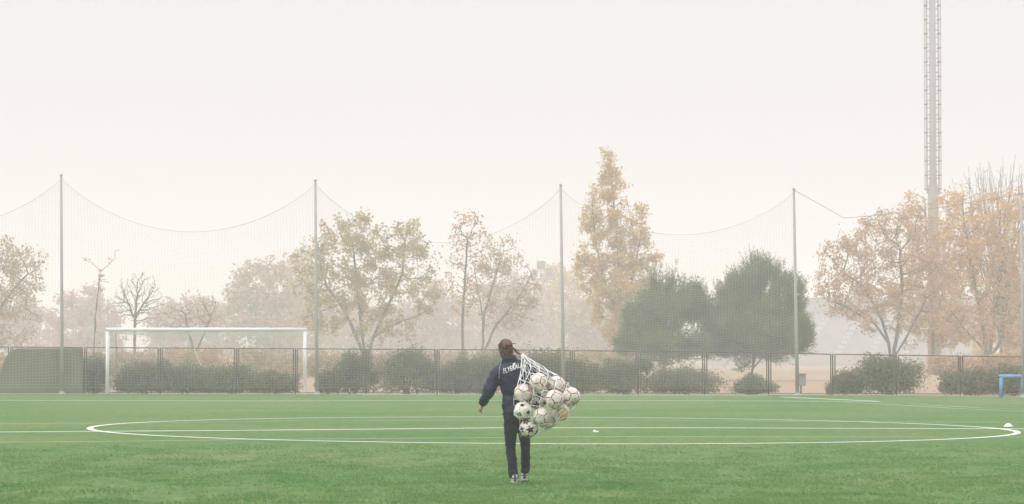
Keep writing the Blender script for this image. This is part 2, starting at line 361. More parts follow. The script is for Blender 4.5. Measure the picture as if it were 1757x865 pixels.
# ------------------------------------------------------------ fence behind the pitch
FX = [-110, 18, 145, 275, 406, 507, 628, 750, 867, 982, 1095, 1209, 1319, 1429, 1538, 1648, 1757, 1866]
def fy(px): return edge_depth(min(px, 1640)) + 0.45
def ftop(px): return float(np.interp(px, [-200, 0, 400, 880, 1320, 1430, 1757, 1900], [594, 595.5, 598, 600.5, 605.5, 608, 612.5, 614.5]))
f0 = Vector((X(FX[0], fy(FX[0])), fy(FX[0]), 0))
fence = thing('chain_link_fence', 'low brown framed chain link fence running behind the whole far touchline', 'fence', f0)
for i, px in enumerate(FX):
    Y = fy(px); b = Vector((X(px, Y), Y + 0.05, 0)); t = Vector((b.x, b.y, Z(ftop(px), Y) + 0.02))
    mb = MB(f0); mb.tube([b, t], 0.028, 8); mb.build('post', M['fence_metal'], fence, True)
    if i == len(FX) - 1: break
    p2 = FX[i + 1]; Y2 = fy(p2)
    a0 = Vector((X(px + 3.6, Y), Y, 0.06)); a1 = Vector((X(p2 - 3.6, Y2), Y2, 0.06))
    h0 = Z(ftop(px), Y); h1 = Z(ftop(p2), Y2)
    A0 = Vector((a0.x, a0.y, h0)); A1 = Vector((a1.x, a1.y, h1))
    mb = MB(f0)
    mb.tube([a0, A0], 0.022, 6); mb.tube([a1, A1], 0.022, 6); mb.tube([A0, A1], 0.022, 6); mb.tube([a0, a1], 0.016, 6)
    mb.build('panel_frame', M['fence_metal'], fence)
    mb = MB(f0); ln = (a1 - a0).length; hh = (h0 + h1) / 2 - 0.06; st = 0.17
    k = -hh
    while k < ln:
        for sgn in (1, -1):
            s0, s1 = max(k, 0), min(k + hh, ln)
            if s1 > s0:
                z0, z1 = s0 - k, s1 - k
                if sgn < 0: z0, z1 = hh - z0, hh - z1
                mb.tube([a0.lerp(a1, s0 / ln) + Vector((0, 0.006 * sgn, z0)), a0.lerp(a1, s1 / ln) + Vector((0, 0.006 * sgn, z1))], 0.0010, 3, cap=False)
        k += st
    mb.build('wire_mesh', M['wire'], fence)

# green cloth screen tied on the fence at the far left
sl = Vector((X(-100, fy(0)), fy(0) - 0.06, 0)); V = []; Fc = []; nx, nz = 60, 24
for j in range(nz + 1):
    for i in range(nx + 1):
        px = -100 + (142 + 100) * i / nx; Y = fy(px) - 0.06
        top = Z(float(np.interp(px, [-100, -10, 2, 8, 16, 28, 142], [680 - 12, 655, 638, 618, 604, 597.6, 597.4])), Y); z = 0.03 + (top - 0.03) * j / nz
        wv = 0.022 * noise.noise(Vector((px * 0.05, z * 1.5, 0))) + 0.03 * math.exp(-((px - 92 - (z - 1) * 9) / 5) ** 2)
        V.append(Vector((X(px, Y), Y - abs(wv), z)) - sl)
for j in range(nz):
    for i in range(nx): a = j * (nx + 1) + i; Fc.append((a, a + 1, a + nx + 2, a + nx + 1))
o = raw('windscreen', V, Fc, M['cloth_green'], None, True); o.location = sl
md = o.modifiers.new('thick', 'SOLIDIFY'); md.thickness = 0.006
tag(o, 'dark green windscreen cloth tied to the fence at far left', 'windscreen')

# ------------------------------------------------------------ football goal
gy = 106.55
gl, gr = X(184.5, gy), X(523, gy); gz = Z(565.5, gy)
g0 = Vector(((gl + gr) / 2, gy, 0))
goal = thing('football_goal', 'white full-size football goal with net at the far end', 'goal', g0)
for x in (gl, gr):
    mb = MB(g0); mb.tube([(x, gy, 0.0), (x, gy, gz - 0.067)], 0.066, 12); mb.build('post', M['white_metal'], goal, True)
mb = MB(g0); mb.tube([(gl - 0.06, gy, gz), (gr + 0.06, gy, gz)], 0.066, 12); mb.build('crossbar', M['white_metal'], goal, True)
for x, s_ in ((gl, 1), (gr, -1)):
    mb = MB(g0); xi = x + 0.10 * s_
    mb.tube([(x, gy + .05, gz - .02), (xi, gy + 1.3, gz - 0.08), (xi, gy + 1.45, gz - .2)], 0.02, 6)
    mb.tube([(xi, gy + 1.45, gz - .2), (xi + .05 * s_, gy + 1.9, 0.03)], 0.02, 6); mb.build('back_stanchion', M['grey_metal'], goal)
mb = MB(g0); nw = 62
def gpt(u, v):     # v 0..1 roof from bar to back, 1..2 back down to the ground
    x = gl + (gr - gl) * (0.014 + 0.972 * u)
    sg = 0.10 * math.sin(math.pi * u) ** .6
    if v <= 1: return Vector((x, gy + .06 + 1.38 * v, gz - .05 - 0.1 * v - sg * v * 1.2 + 0.02 * math.sin(20 * u)))
    w_ = v - 1; return Vector((x + .03 * math.sin(3 * w_ + 9 * u), gy + 1.44 + .45 * w_ + .08 * math.sin(3.1 * w_), (gz - .15 - sg * 1.2) * (1 - w_) + .02))
for k in range(nw + 1): mb.tube([gpt(k / nw, v / 7) for v in range(15)], 0.0042, 3, cap=False)
for k in range(34): mb.tube([gpt(u / 20, 2 * k / 33) for u in range(21)], 0.0042, 3, cap=False)
for s_, x in ((1, gl), (-1, gr)):                       # side nets
    for k in range(12):
        v = k / 11; mb.tube([(x + .02 * s_, gy + .05 + 1.4 * v, gz - .06 - .1 * v), (x + (.02 + .1 * v) * s_, gy + .05 + 1.85 * v, .02)], 0.0042, 3, cap=False)
    for k in range(20):
        v = k / 19; mb.tube([(x + .02 * s_, gy + .05, (gz - .06) * v + .02), (x + .1 * s_, gy + 1.88 - .45 * v, (gz - .16) * v + .02)], 0.0042, 3, cap=False)
mb.build('goal_net', M['goal_netting'], goal)
mb = MB(g0); mb.tube([at(333, 598, gy + 1.3), at(338, 612, gy + 1.3), at(346, 628, gy + 1.3)], 0.014, 5); mb.build('net_tie', M['white_metal'], goal)

# small blue frame at the right edge
by = gnd(1716, 682).y; b0 = Vector((X(1734, by), by, 0)); xa, xb = X(1717.5, by), X(1754, by); zt = Z(647.5, by)
th = thing('small_goal', 'small blue tubular goal frame cut by the right edge', 'goal', b0)
for x in (xa, xb):
    mb = MB(b0); mb.tube([(x, by, 0), (x, by, zt)], 0.062, 12); mb.build('post', M['blue'], th, True)
mb = MB(b0); mb.tube([(xa - .062, by, zt + .03), (xb + .45, by, zt + .03)], 0.066, 12); mb.build('crossbar', M['blue'], th, True)
for x1_, x2_ in ((xa + .40, xa + .14), (xb + .3, xb + .1)):
    mb = MB(b0); mb.tube([(x1_, by + .05, zt - .05), (x2_, by + .7, .02)], 0.02, 6); mb.build('back_stay', M['fence_metal'], th)

# training marker and litter on the turf
c = gnd(1730, 732); mb = MB(c); mb.lathe([(.098, 0), (.098, .006), (.082, .022), (.05, .055), (.028, .064)], c, 20)
o = tag(mb.build('marker_disc', M['plastic'], None, True), 'white domed training marker beside the right end of the circle', 'marker'); o.location = c
c = gnd(1022.3, 741.8); bm = bmesh.new(); bmesh.ops.create_icosphere(bm, subdivisions=3, radius=1)
for v in bm.verts:
    p = v.co.copy(); k = 1 + .35 * noise.noise(p * 2.1) + .15 * noise.noise(p * 6)
    v.co = Vector((p.x * .055 * k, p.y * .035 * k, max(-.0, (p.z + .55) * .021 * k * (1.35 if p.x < -.1 else .8))))
me = bpy.data.meshes.new('paper_scrap'); bm.to_mesh(me); bm.free()
o = link('paper_scrap', me, M['plastic']); o.location = c; tag(o, 'crumpled white paper scrap lying inside the centre circle', 'litter')

# litter bin beyond the fence
byy = 109.0; c = Vector((X(1374, byy), byy, 0)); th = thing('litter_bin', 'small grey litter bin on a post behind the net pole', 'bin', c)
mb = MB(c); mb.box(c + Vector((-.17, -.16, .28)), c + Vector((.17, .16, .70)), 0, .02); mb.build('bin_body', M['mast_metal'], th)
mb = MB(c); mb.box(c + Vector((-.2, -.19, .70)), c + Vector((.2, .19, .74)), 0, .01); mb.build('rim', M['mast_metal'], th)
mb = MB(c); mb.tube([c, c + Vector((0, 0, .28))], .03, 8); mb.build('post', M['fence_metal'], th)

# ------------------------------------------------------------ floodlight mast
my = 262.0; mk = my / 119; c = Vector((X(1602.5, my), my, 0)); zt = Z(-70, my); zk = Z(325, my)
mast = thing('floodlight_mast', 'tall grey floodlight mast with caged ladders rising above the orange trees', 'mast', c)
mb = MB(c); mb.tube([c, c + Vector((0, 0, zk)), c + Vector((0, 0, zk + .7)), c + Vector((0, 0, zt))], [.25 * mk, .215 * mk, .15 * mk, .125 * mk], 18); mb.build('pole', M['mast_metal'], mast, True)
mb = MB(c); mb.lathe([(.65, 0), (.65, .05), (.5, .07), (.42, .3)], c, 16); mb.build('base_plate', M['mast_metal'], mast)
for s_ in (-1, 1):
    mb = MB(c); xi, xo = .14 * s_ * mk, .24 * s_ * mk; z0 = zk - .4
    for yy in (-.2, .2): mb.tube([c + Vector((xo, yy, z0)), c + Vector((xo - .02 * s_, yy, zt))], .022, 6)
    zz = z0 + .1
    while zz < zt:
        mb.tube([c + Vector((xo, -.2, zz)), c + Vector((xo, .2, zz))], .018, 5)
        mb.tube([c + Vector((xi * .8, 0, zz)), c + Vector((xo, 0, zz))], .036, 5); zz += .29 * mk
    lad = mb.build('ladder', M['ladder_metal'], mast)
    mb = MB(c); zz = z0 + .4
    while zz < zt:
        pts = [c + Vector((.20 * s_ * mk + .14 * mk * s_ * math.sin(a), .20 * mk * math.cos(a), zz)) for a in np.linspace(0, math.pi, 9)]
        mb.tube(pts, .046, 5); zz += .58 * mk
    for a in np.linspace(.35, math.pi - .35, 4):
        mb.tube([c + Vector((.20 * s_ * mk + .14 * mk * s_ * math.sin(a), .20 * mk * math.cos(a), z)) for z in (z0 + .4, zt)], .016, 4)
    mb.build('safety_cage', M['ladder_metal'], lad)

# ------------------------------------------------------------ grandstand and distant floodlight head beyond the trees
sy = 340.0; sx0, sx1 = X(1225, sy), X(1700, sy); c = Vector((sx0, sy, 0))
st = thing('grandstand', 'pale concrete grandstand terrace half hidden between pine and orange tree', 'grandstand', c)
mb = MB(c); rows = 13; rh = (Z(508, sy) - .9) / rows
for k in range(rows):
    z = .9 + rh * (k + 1); y = sy + .6 + .85 * k
    mb.box((sx0, y, 0), (sx1, y + .85 - .002, z), 0)
mb.build('terrace', M['stand'], st)
mb = MB(c); mb.box((sx0, sy - .1, Z(645, sy)), (sx1, sy + .2, Z(636, sy)), 0, .02); mb.build('parapet', M['stand_white'], st)
mb = MB(c); mb.box((sx0, sy, 0), (sx1, sy + .19, Z(645, sy) - .003)); mb.build('front_wall', M['concrete'], st)
for k in range(6):                                 # stair flights climb slantwise, one solid ramp of steps each
    mb = MB(c); xs = sx0 + 2.5 + k * 3.9
    for r in range(rows - 1):
        z = .9 + rh * (r + 1); y = sy + .6 + .85 * r; mb.box((xs + .44 * r, y + .1, z - .3), (xs + .44 * r + .75, y + .845, z + rh * .55))
    mb.build('stair_flight', M['stand_step'], st)
ly = 460.0; c = Vector((X(933, ly), ly, 0)); th = thing('distant_floodlight', 'faint distant floodlight with three dark lamp boxes above the trees', 'floodlight', c)
mb = MB(c); mb.tube([c, Vector((c.x, ly, Z(470, ly)))], [.3, .2], 10); mb.build('pole', M['mast_metal'], th, True)
mb = MB(c); mb.box((X(910, ly), ly - .06, Z(481, ly)), (X(952, ly), ly + .06, Z(477, ly))); mb.tube([(X(928, ly), ly + .15, Z(480, ly)), (X(928, ly), ly + .15, Z(452, ly))], .1, 6); mb.build('crossarm', M['mast_metal'], th)
for (x0, x1, y0, y1) in ((921, 935, 448, 462), (937, 947.5, 460, 475), (913, 920.5, 462, 476)):
    mb = MB(c); mb.box((X(x0, ly), ly - .3, Z(y1, ly)), (X(x1, ly), ly + .12, Z(y0, ly)), 0, .05); mb.build('lamp_box', M['lamp_box'], th)

# ------------------------------------------------------------ trees (space colonisation inside measured crown outlines)
def grow(base, stems, ells, natt, step=.32, kill=.5, up=.12, seed=0, jit=.25, iters=70):
    rg = np.random.default_rng(seed)
    pos = [np.array(base)]; par = [-1]
    for s_ in stems:
        prev = 0
        for j, p in enumerate(s_):
            p = np.array(p); a = pos[prev]; nseg = max(1, int(np.linalg.norm(p - a) / step))
            for k in range(1, nseg + 1):
                pos.append(a + (p - a) * k / nseg + rg.normal(0, .025, 3) * (k < nseg)); par.append(prev); prev = len(pos) - 1
    at_ = []
    vol = np.array([e_[1][0] * e_[1][1] * e_[1][2] * e_[2] for e_ in ells]); vol /= vol.sum()
    for e_, vv in zip(ells, vol):
        nn = max(4, int(natt * vv)); d = rg.normal(size=(nn, 3)); d /= np.linalg.norm(d, axis=1)[:, None]
        at_.append(np.array(e_[0]) + d * (rg.random(nn) ** (1 / 2.6))[:, None] * np.array(e_[1]))
    at_ = np.vstack(at_); P = np.array(pos)
    D = np.linalg.norm(at_[:, None] - P[None], axis=2); near = D.argmin(1); dist = D.min(1)
    alive = dist > kill * .6
    for it in range(iters):
        idx = np.where(alive)[0]
        if len(idx) == 0: break
        acc = {}
        for i in idx:
            if dist[i] > 3.2 and it > 4 and rg.random() < .5: continue
            v = at_[i] - pos[near[i]]; acc.setdefault(near[i], []).append(v / (np.linalg.norm(v) + 1e-9))
        new = []
        for k, vs_ in acc.items():
            d = np.mean(vs_, 0) + rg.normal(0, jit, 3) + np.array([0, 0, up]); d /= np.linalg.norm(d) + 1e-9
            pos.append(pos[k] + d * step); par.append(k); new.append(len(pos) - 1)
        if not new: break
        NP = np.array([pos[k] for k in new])
        D = np.linalg.norm(at_[idx][:, None] - NP[None], axis=2); j = D.argmin(1); dm = D[np.arange(len(idx)), j]
        better = dm < dist[idx]; near[idx[better]] = np.array(new)[j[better]]; dist[idx[better]] = dm[better]
        alive &= dist > kill
    return np.array(pos), np.array(par)
def wood(pos, par, tip=.009, exp=2.25, rmax=1.0):
    n = len(pos); ch = [[] for _ in range(n)]
    for i in range(1, n): ch[par[i]].append(i)
    acc = np.zeros(n); rad = np.zeros(n)
    order = sorted(range(n), key=lambda i: -i)
    for i in order:
        rad[i] = tip if not ch[i] else sum(rad[k] ** exp for k in ch[i]) ** (1 / exp) + .0004
    return ch, np.minimum(rad, rmax)
def tree_meshes(org, pos, par, tip, rmax):
    ch, rad = wood(pos, par, tip, rmax=rmax)
    mb = MB(org); stack = [(0, None)]
    while stack:
        i, frm = stack.pop()
        path = ([frm] if frm is not None else []) + [i]
        while ch[i]:
            k = max(ch[i], key=lambda q_: rad[q_])
            for o_ in ch[i]:
                if o_ != k: stack.append((o_, i))
            path.append(k); i = k
        if len(path) > 1:
            rs = [rad[k] for k in path]
            if frm is not None: rs[0] = min(rs[0], rs[1] * 1.25)
            if path[0] == 0: rs[0] *= 1.35
            mb.tube([pos[k] for k in path], rs, 7 if rs[0] > .05 else 4, cap=False)
    return mb, ch, rad
def leafquads(C, size, rg, droop=0.0, asp=.6):
    n = len(C); a = rg.normal(size=(n, 3)); a[:, 2] -= droop; a /= np.linalg.norm(a, axis=1)[:, None]
    b = np.cross(a, rg.normal(size=(n, 3))); b /= np.linalg.norm(b, axis=1)[:, None]
    s_ = size * (.42 + 1.2 * rg.random(n))[:, None]
    return np.stack([C - a * s_, C + b * s_ * asp, C + a * s_, C - b * s_ * asp], 1).reshape(-1, 3)
def tree(name, label, cat, Y, bx, stems, ells, natt, leaf, nleaf, lsize, bark='bark', seed=1, tip=.008, rmax=.3, group=None, kill=.5, step=.32, up=.1, spread=.17, clump=.0, depth=.85, jit=.25, leafr=.02, by=None):
    Y0 = Y; Y = Y * 2.0 if Y < 122 else Y * 2.0 + (Y - 118) * 4.0
    q = Y / Y0; kill *= q * .8; step *= q * .85; natt = int(natt * 1.55); lsize *= q * .64; nleaf = int(nleaf * 1.75); spread *= q * .66; tip *= q * 1.1; rmax *= q; leafr *= q
    base = Vector((X(bx, Y), Y, 0)); rg = np.random.default_rng(seed + 100)
    P3 = lambda px, py, dy=0: tuple(at(px, py, Y) + Vector((0, dy, 0)))
    S3 = [[P3(*p) for p in s_] for s_ in stems]
    E3 = []
    for (ex, ey, erx, ery, *wt) in ells:
        k = sc(Y); E3.append((P3(ex, ey), (erx / k, max(erx, ery * .6) / k * depth, ery / k), wt[0] if wt else 1.0))
    pos, par = grow(tuple(base), S3, E3, natt, step, kill, up, seed, jit)
    mb, ch, rad = tree_meshes(base, pos, par, tip, rmax)
    t = thing(name, label, cat, base, group)
    mb.build('trunk', M[bark], t, True)
    if nleaf:
        tw = np.where((rad < leafr) & (pos[:, 2] > 1.2))[0]
        wts = np.array([max(.02, .5 + clump * noise.noise(Vector(pos[i]) * .9 + Vector((seed, 0, 0))) * 2.2) for i in tw]); wts /= wts.sum()
        pick = rg.choice(tw, nleaf, p=wts); Cc = pos[pick] + rg.normal(0, spread, (nleaf, 3)) - np.array(base)
        link('crown', fastmesh('crown', leafquads(Cc, lsize, rg, .3), 4), M[leaf], t)
    return t

tree('broadleaf_tree', 'faded tan tree with arching branches cut by the left edge', 'tree', 113, -22, [[(-20, 600), (-10, 545), (20, 500), (48, 470)], [(-22, 590), (-40, 520), (-40, 460)]],
     [(-10, 470, 78, 62), (40, 470, 48, 66), (20, 550, 55, 48), (-60, 520, 60, 60)], 620, 'leaf_tan', 4200, .08, seed=3, clump=.5, kill=.42)
tree('sapling', 'thin spindly sapling with a few leaves left of the goal', 'sapling', 108, 158, [[(161, 610), (164, 540), (169, 490), (172, 466)], [(161, 610), (164, 540), (169, 490), (172, 466), (186, 455), (198, 442)], [(161, 610), (164, 540), (169, 490), (172, 466), (158, 451), (146, 445)]],
     [(200, 434, 13, 11), (143, 443, 12, 6), (188, 432, 8, 10), (178, 490, 16, 14)], 26, 'leaf_rust', 26, .10, 'bark_dark', seed=5, tip=.0065, rmax=.045, kill=.26, step=.16, spread=.06, up=.3, jit=.12, leafr=.016)
tree('bare_tree', 'bare leafless tree standing behind the left half of the goal', 'tree', 113, 231, [[(231, 590), (232, 540), (236, 505)], [(231, 590), (231, 545), (218, 515)], [(231, 590), (232, 545), (250, 515)]],
     [(238, 512, 46, 46), (205, 525, 20, 28), (262, 535, 26, 30)], 900, None, 0, 0, 'bark_dark', seed=6, tip=.0062, rmax=.07, kill=.20, step=.16, up=.4, jit=.15)
tree('bare_tree', 'leaning bare tree behind the middle of the goal', 'tree', 116, 335, [[(338, 600), (352, 570), (362, 540)], [(336, 610), (322, 570), (318, 540)]],
     [(345, 535, 38, 32), (300, 550, 30, 30)], 420, 'leaf_rust', 260, .08, 'bark_dark', seed=8, tip=.008, rmax=.09, kill=.26, step=.2)
tree('broadleaf_tree', 'large twin-stemmed olive tan tree right of the goal', 'tree', 112, 629, [[(628, 622), (612, 580), (590, 530), (560, 490), (545, 440)], [(630, 615), (640, 580), (668, 520), (690, 470), (695, 410)], [(628, 622), (620, 560), (612, 490), (605, 420)], [(640, 580), (680, 555), (720, 540)]],
     [(600, 425, 66, 66), (545, 470, 52, 72), (690, 440, 52, 66), (720, 490, 42, 60), (630, 500, 72, 56), (560, 540, 52, 42), (665, 560, 62, 32)], 1100, 'leaf_olive', 8200, .082, seed=11, clump=.85, kill=.42, rmax=.16)
tree('slender_tree', 'slender sparse tree with thin upright stem left of the person', 'tree', 111, 792, [[(793, 610), (794, 540), (798, 470), (802, 410)]],
     [(800, 410, 34, 50), (795, 490, 34, 60), (780, 440, 18, 30)], 250, 'leaf_rust', 520, .085, 'bark_dark', seed=13, tip=.0085, rmax=.09, kill=.4, clump=.5, up=.2)
tree('broadleaf_tree', 'sparse forked tan tree rising behind the walking person', 'tree', 113, 828, [[(827, 600), (830, 545), (845, 490), (860, 440)], [(830, 605), (850, 560), (890, 510), (912, 470)], [(829, 600), (826, 530), (815, 470)]],
     [(862, 450, 40, 48), (900, 500, 38, 48), (830, 490, 36, 50), (870, 530, 50, 40)], 520, 'leaf_tan', 2300, .072, seed=15, rmax=.11, kill=.42, clump=.6)
tree('poplar_tree', 'tall golden poplar with pointed crown right of the middle pole', 'tree', 114, 1066, [[(1066, 600), (1064, 500), (1058, 400), (1048, 300), (1045, 266)], [(1064, 540), (1085, 480), (1100, 400), (1103, 360)], [(1064, 540), (1035, 480), (1020, 400), (1016, 345)]],
     [(1045, 290, 18, 34), (1050, 340, 31, 52), (1022, 345, 22, 40), (1014, 400, 26, 50), (1054, 400, 40, 56), (1096, 388, 17, 40), (1088, 430, 32, 44), (1040, 455, 52, 44), (1012, 482, 32, 32), (1110, 465, 27, 30), (1065, 500, 68, 42), (1058, 552, 46, 44)], 1150, 'leaf_gold', 15500, .074, seed=17, rmax=.16, kill=.40, clump=.7, up=.4, depth=.8, step=.28)
tree('broadleaf_tree', 'wide rust brown tree with spreading bare branches left of the mast', 'tree', 112, 1531, [[(1530, 640), (1525, 590), (1510, 540), (1480, 490), (1450, 470)], [(1531, 630), (1540, 570), (1548, 500), (1545, 430)], [(1525, 590), (1500, 555), (1450, 525), (1420, 515)], [(1531, 620), (1560, 570), (1585, 520)]],
     [(1460, 450, 60, 62), (1510, 420, 62, 62), (1430, 500, 36, 56), (1560, 440, 62, 92), (1490, 510, 72, 62), (1570, 540, 55, 55), (1600, 480, 40, 80)], 1300, 'leaf_rust', 7500, .078, 'bark_dark', seed=19, rmax=.17, kill=.42, clump=.6)
tree('broadleaf_tree', 'big orange gold tree right of the mast, taller and bare at top', 'tree', 115, 1694, [[(1694, 640), (1690, 580), (1675, 500), (1660, 420), (1650, 340)], [(1695, 630), (1705, 560), (1720, 460), (1725, 360)], [(1690, 600), (1650, 560), (1630, 530)], [(1695, 620), (1735, 560), (1760, 500)]],
     [(1650, 395, 48, 70), (1712, 385, 62, 66), (1690, 450, 84, 86), (1740, 460, 60, 110), (1680, 550, 84, 46), (1750, 560, 60, 50), (1632, 440, 36, 70)], 1500, 'leaf_orange', 12500, .082, seed=21, rmax=.22, kill=.42, clump=.55, up=.35)
tree('broadleaf_tree', 'amber tree standing between the mast and the rust brown tree', 'tree', 117, 1600, [[(1600, 600), (1598, 520), (1590, 430), (1588, 350)], [(1600, 560), (1625, 480), (1630, 400)]],
     [(1568, 372, 28, 56), (1628, 372, 20, 50), (1600, 468, 56, 62), (1610, 550, 60, 60), (1560, 520, 40, 60)], 700, 'leaf_orange', 5500, .08, seed=23, rmax=.14, kill=.42, clump=.5, up=.25)
_r = random.Random(3); bare = []
for k in range(85):
    tx = _r.uniform(1632, 1800); ty = 268 + 42 * abs((tx - 1715) / 90) ** 2 + _r.uniform(0, 60); fx = 1718 + (tx - 1718) * .18; fyy = _r.uniform(440, 560)
    bare.append([(1718, 590, 0), (fx, fyy, _r.uniform(-.4, .4)), (1718 + (tx - 1718) * .7 + _r.uniform(-3, 3), ty + (fyy - ty) * .45, _r.uniform(-2.5, 2.5)), (tx, ty, _r.uniform(-4, 4))])
tree('bare_tree', 'upright bare-topped tree behind the orange tree at right', 'tree', 119, 1718, bare,
     [(1712, 350, 74, 60), (1752, 340, 44, 60), (1660, 355, 40, 50)], 330, None, 0, 0, seed=25, tip=.0056, rmax=.12, kill=.34, step=.3, up=.7, jit=.08)

# pines: dense dark crowns with upright shoots
def pine(label, Y, bx, stems, ells, natt, seed, nsh):
    q = 1.42; Y *= q
    base = Vector((X(bx, Y), Y, 0)); rg = np.random.default_rng(seed)
    k = sc(Y); E3 = [(tuple(at(a, b, Y)), (c_ / k, c_ / k * .9, d_ / k), 1.0) for a, b, c_, d_ in ells]
    pos, par = grow(tuple(base), [[tuple(at(px, py, Y)) for px, py in s_] for s_ in stems], E3, natt, .34 * q, .5 * q, .15, seed)
    mb, ch, rad = tree_meshes(base, pos, par, .012, .19)
    t = thing('pine_tree', label, 'tree', base, 'dark green pines'); mb.build('trunk', M['bark_dark'], t, True)
    tw = np.where((rad < .035) & (pos[:, 2] > .35))[0]
    wts = np.array([max(.05, .55 + 1.0 * noise.noise(Vector(pos[i]) * .85)) for i in tw]); wts /= wts.sum()
    pk = rg.choice(tw, nsh, p=wts); C0 = pos[pk] + rg.normal(0, .13, (nsh, 3)) - np.array(base)
    ev_ = np.array([a_[1][0] * a_[1][2] for a_ in E3]); ce = rg.choice(len(E3), nsh, p=ev_ / ev_.sum()); dd = rg.normal(size=(nsh, 3)); dd /= np.linalg.norm(dd, axis=1)[:, None]
    CE = np.array([a_[0] for a_ in E3])[ce] + dd * (rg.random(nsh) ** .42 * .93)[:, None] * np.array([a_[1] for a_ in E3])[ce] - np.array(base)
    gap = np.array([noise.noise(Vector(c_) * .75 + Vector((seed, 0, 0))) for c_ in CE]); us = rg.random(nsh) < .5; C0[us] = CE[us]
    hole = np.array([noise.noise(Vector(c_) * .62 + Vector((seed * 3, 0, 0))) for c_ in C0]); C0 = C0[hole > -.17 - .12 * rg.random(nsh)]; nsh = len(C0)
    ctr_ = C0.mean(0); outd = C0 - ctr_; outd /= np.linalg.norm(outd, axis=1)[:, None] + 1e-6
    ax = outd * .55 + np.array([0, 0, .75]) + rg.normal(0, .25, (nsh, 3)); ax /= np.linalg.norm(ax, axis=1)[:, None]
    lens = (.30 + .24 * rg.random(nsh) + .45 * np.clip((outd[:, 2] - .45) / .5, 0, 1) * rg.random(nsh) ** 2) * q
    V = []
    for q_ in range(15):                                   # needles along each shoot
        s_ = rg.random(nsh); d = ax * .75 + rg.normal(0, .50, (nsh, 3)); d /= np.linalg.norm(d, axis=1)[:, None]
        p0 = C0 + ax * (lens * s_)[:, None]; ln = (.12 + .08 * rg.random(nsh))[:, None]
        sd_ = np.cross(d, rg.normal(size=(nsh, 3))); sd_ /= np.linalg.norm(sd_, axis=1)[:, None]
        V.append(np.stack([p0 - sd_ * .016, p0 + sd_ * .016, p0 + d * ln], 1))
    link('crown', fastmesh('crown', np.concatenate(V, 0).reshape(-1, 3), 3), M['needle'], t)
pine('rounded dark pine standing beside the golden poplar', 110.5, 1139, [[(1139, 640), (1142, 600), (1150, 550), (1152, 490)], [(1142, 610), (1110, 580)], [(1142, 610), (1190, 560)]],
     [(1150, 532, 56, 50), (1190, 542, 38, 40), (1112, 560, 42, 42), (1150, 592, 80, 34), (1080, 596, 26, 22), (1216, 582, 28, 38)], 1250, 31, 10500)
pine('taller dark pine behind the net pole with forked leaning trunk', 111, 1288, [[(1290, 640), (1294, 620), (1300, 560), (1305, 480)], [(1292, 632), (1320, 602), (1350, 570)], [(1296, 600), (1260, 560)]],
     [(1302, 508, 50, 52), (1262, 528, 38, 46), (1346, 522, 38, 48), (1300, 575, 86, 48), (1364, 580, 28, 42), (1238, 588, 38, 42), (1328, 604, 54, 22), (1264, 602, 44, 20)], 1500, 33, 12500)

# fainter trees further back, each its own
back = [
 (150, 148, 'faint pinkish tree far behind the thin sapling', [(140, 545, 46, 56), (175, 560, 36, 44), (100, 570, 30, 36)], 'leaf_pink'),
 (322, 150, 'faint pinkish rounded tree far behind the goal middle', [(320, 550, 52, 50), (280, 565, 40, 40), (360, 560, 40, 40)], 'leaf_pink'),
 (440, 140, 'faint tan leafy tree far behind the goal right half', [(440, 500, 54, 60), (480, 520, 40, 80), (410, 530, 34, 52), (450, 560, 66, 40)], 'leaf_tan'),
 (515, 152, 'faint olive tree far behind the second net pole', [(515, 470, 40, 46), (530, 530, 56, 66)], 'leaf_olive'),
 (745, 150, 'faint pinkish tree far behind the slender sparse tree', [(745, 540, 52, 66), (700, 570, 46, 40), (780, 560, 40, 50)], 'leaf_pink'),
 (868, 152, 'faint brown tree far behind the forked tan tree', [(870, 520, 56, 56), (850, 570, 66, 44), (910, 560, 44, 54)], 'leaf_pink'),
 (945, 158, 'faint yellowish tree far behind the middle net pole', [(950, 510, 44, 56), (985, 530, 36, 60), (930, 560, 44, 50)], 'leaf_gold'),
 (1030, 146, 'faint tan tree low behind the golden poplar', [(1000, 560, 40, 46), (1040, 570, 40, 40)], 'leaf_tan'),
 (30, 152, 'faint pinkish tree low behind the left edge', [(40, 560, 56, 44), (-30, 555, 60, 60)], 'leaf_pink'),
 (610, 156, 'faint tan tree far behind the large twin-stemmed tree', [(600, 560, 60, 48), (660, 570, 50, 40), (560, 570, 40, 40)], 'leaf_tan'),
 (1765, 126, 'yellow leafy tree low at the right edge behind the small goal', [(1740, 560, 44, 70), (1780, 540, 50, 80), (1700, 610, 40, 36)], 'leaf_gold'),
 (1625, 140, 'faint amber tree low behind the mast foot', [(1610, 590, 60, 50), (1560, 590, 50, 44), (1660, 590, 50, 50)], 'leaf_rust'),
]
for i, (bx, Y, lab, ells, lf) in enumerate(back):
    ells = ells + [(bx - 30, 596, 44, 24), (bx + 30, 598, 44, 22)]
    tree('background_tree', lab, 'tree', Y, bx, [[(bx, 610), (bx + 2, 580), (bx - 2, 555)]], ells, 330, lf, 4200, .15, seed=50 + i, rmax=.16, kill=.6, step=.45, spread=.3, clump=.45, tip=.012, leafr=.06, group='faint trees far behind the pitch')

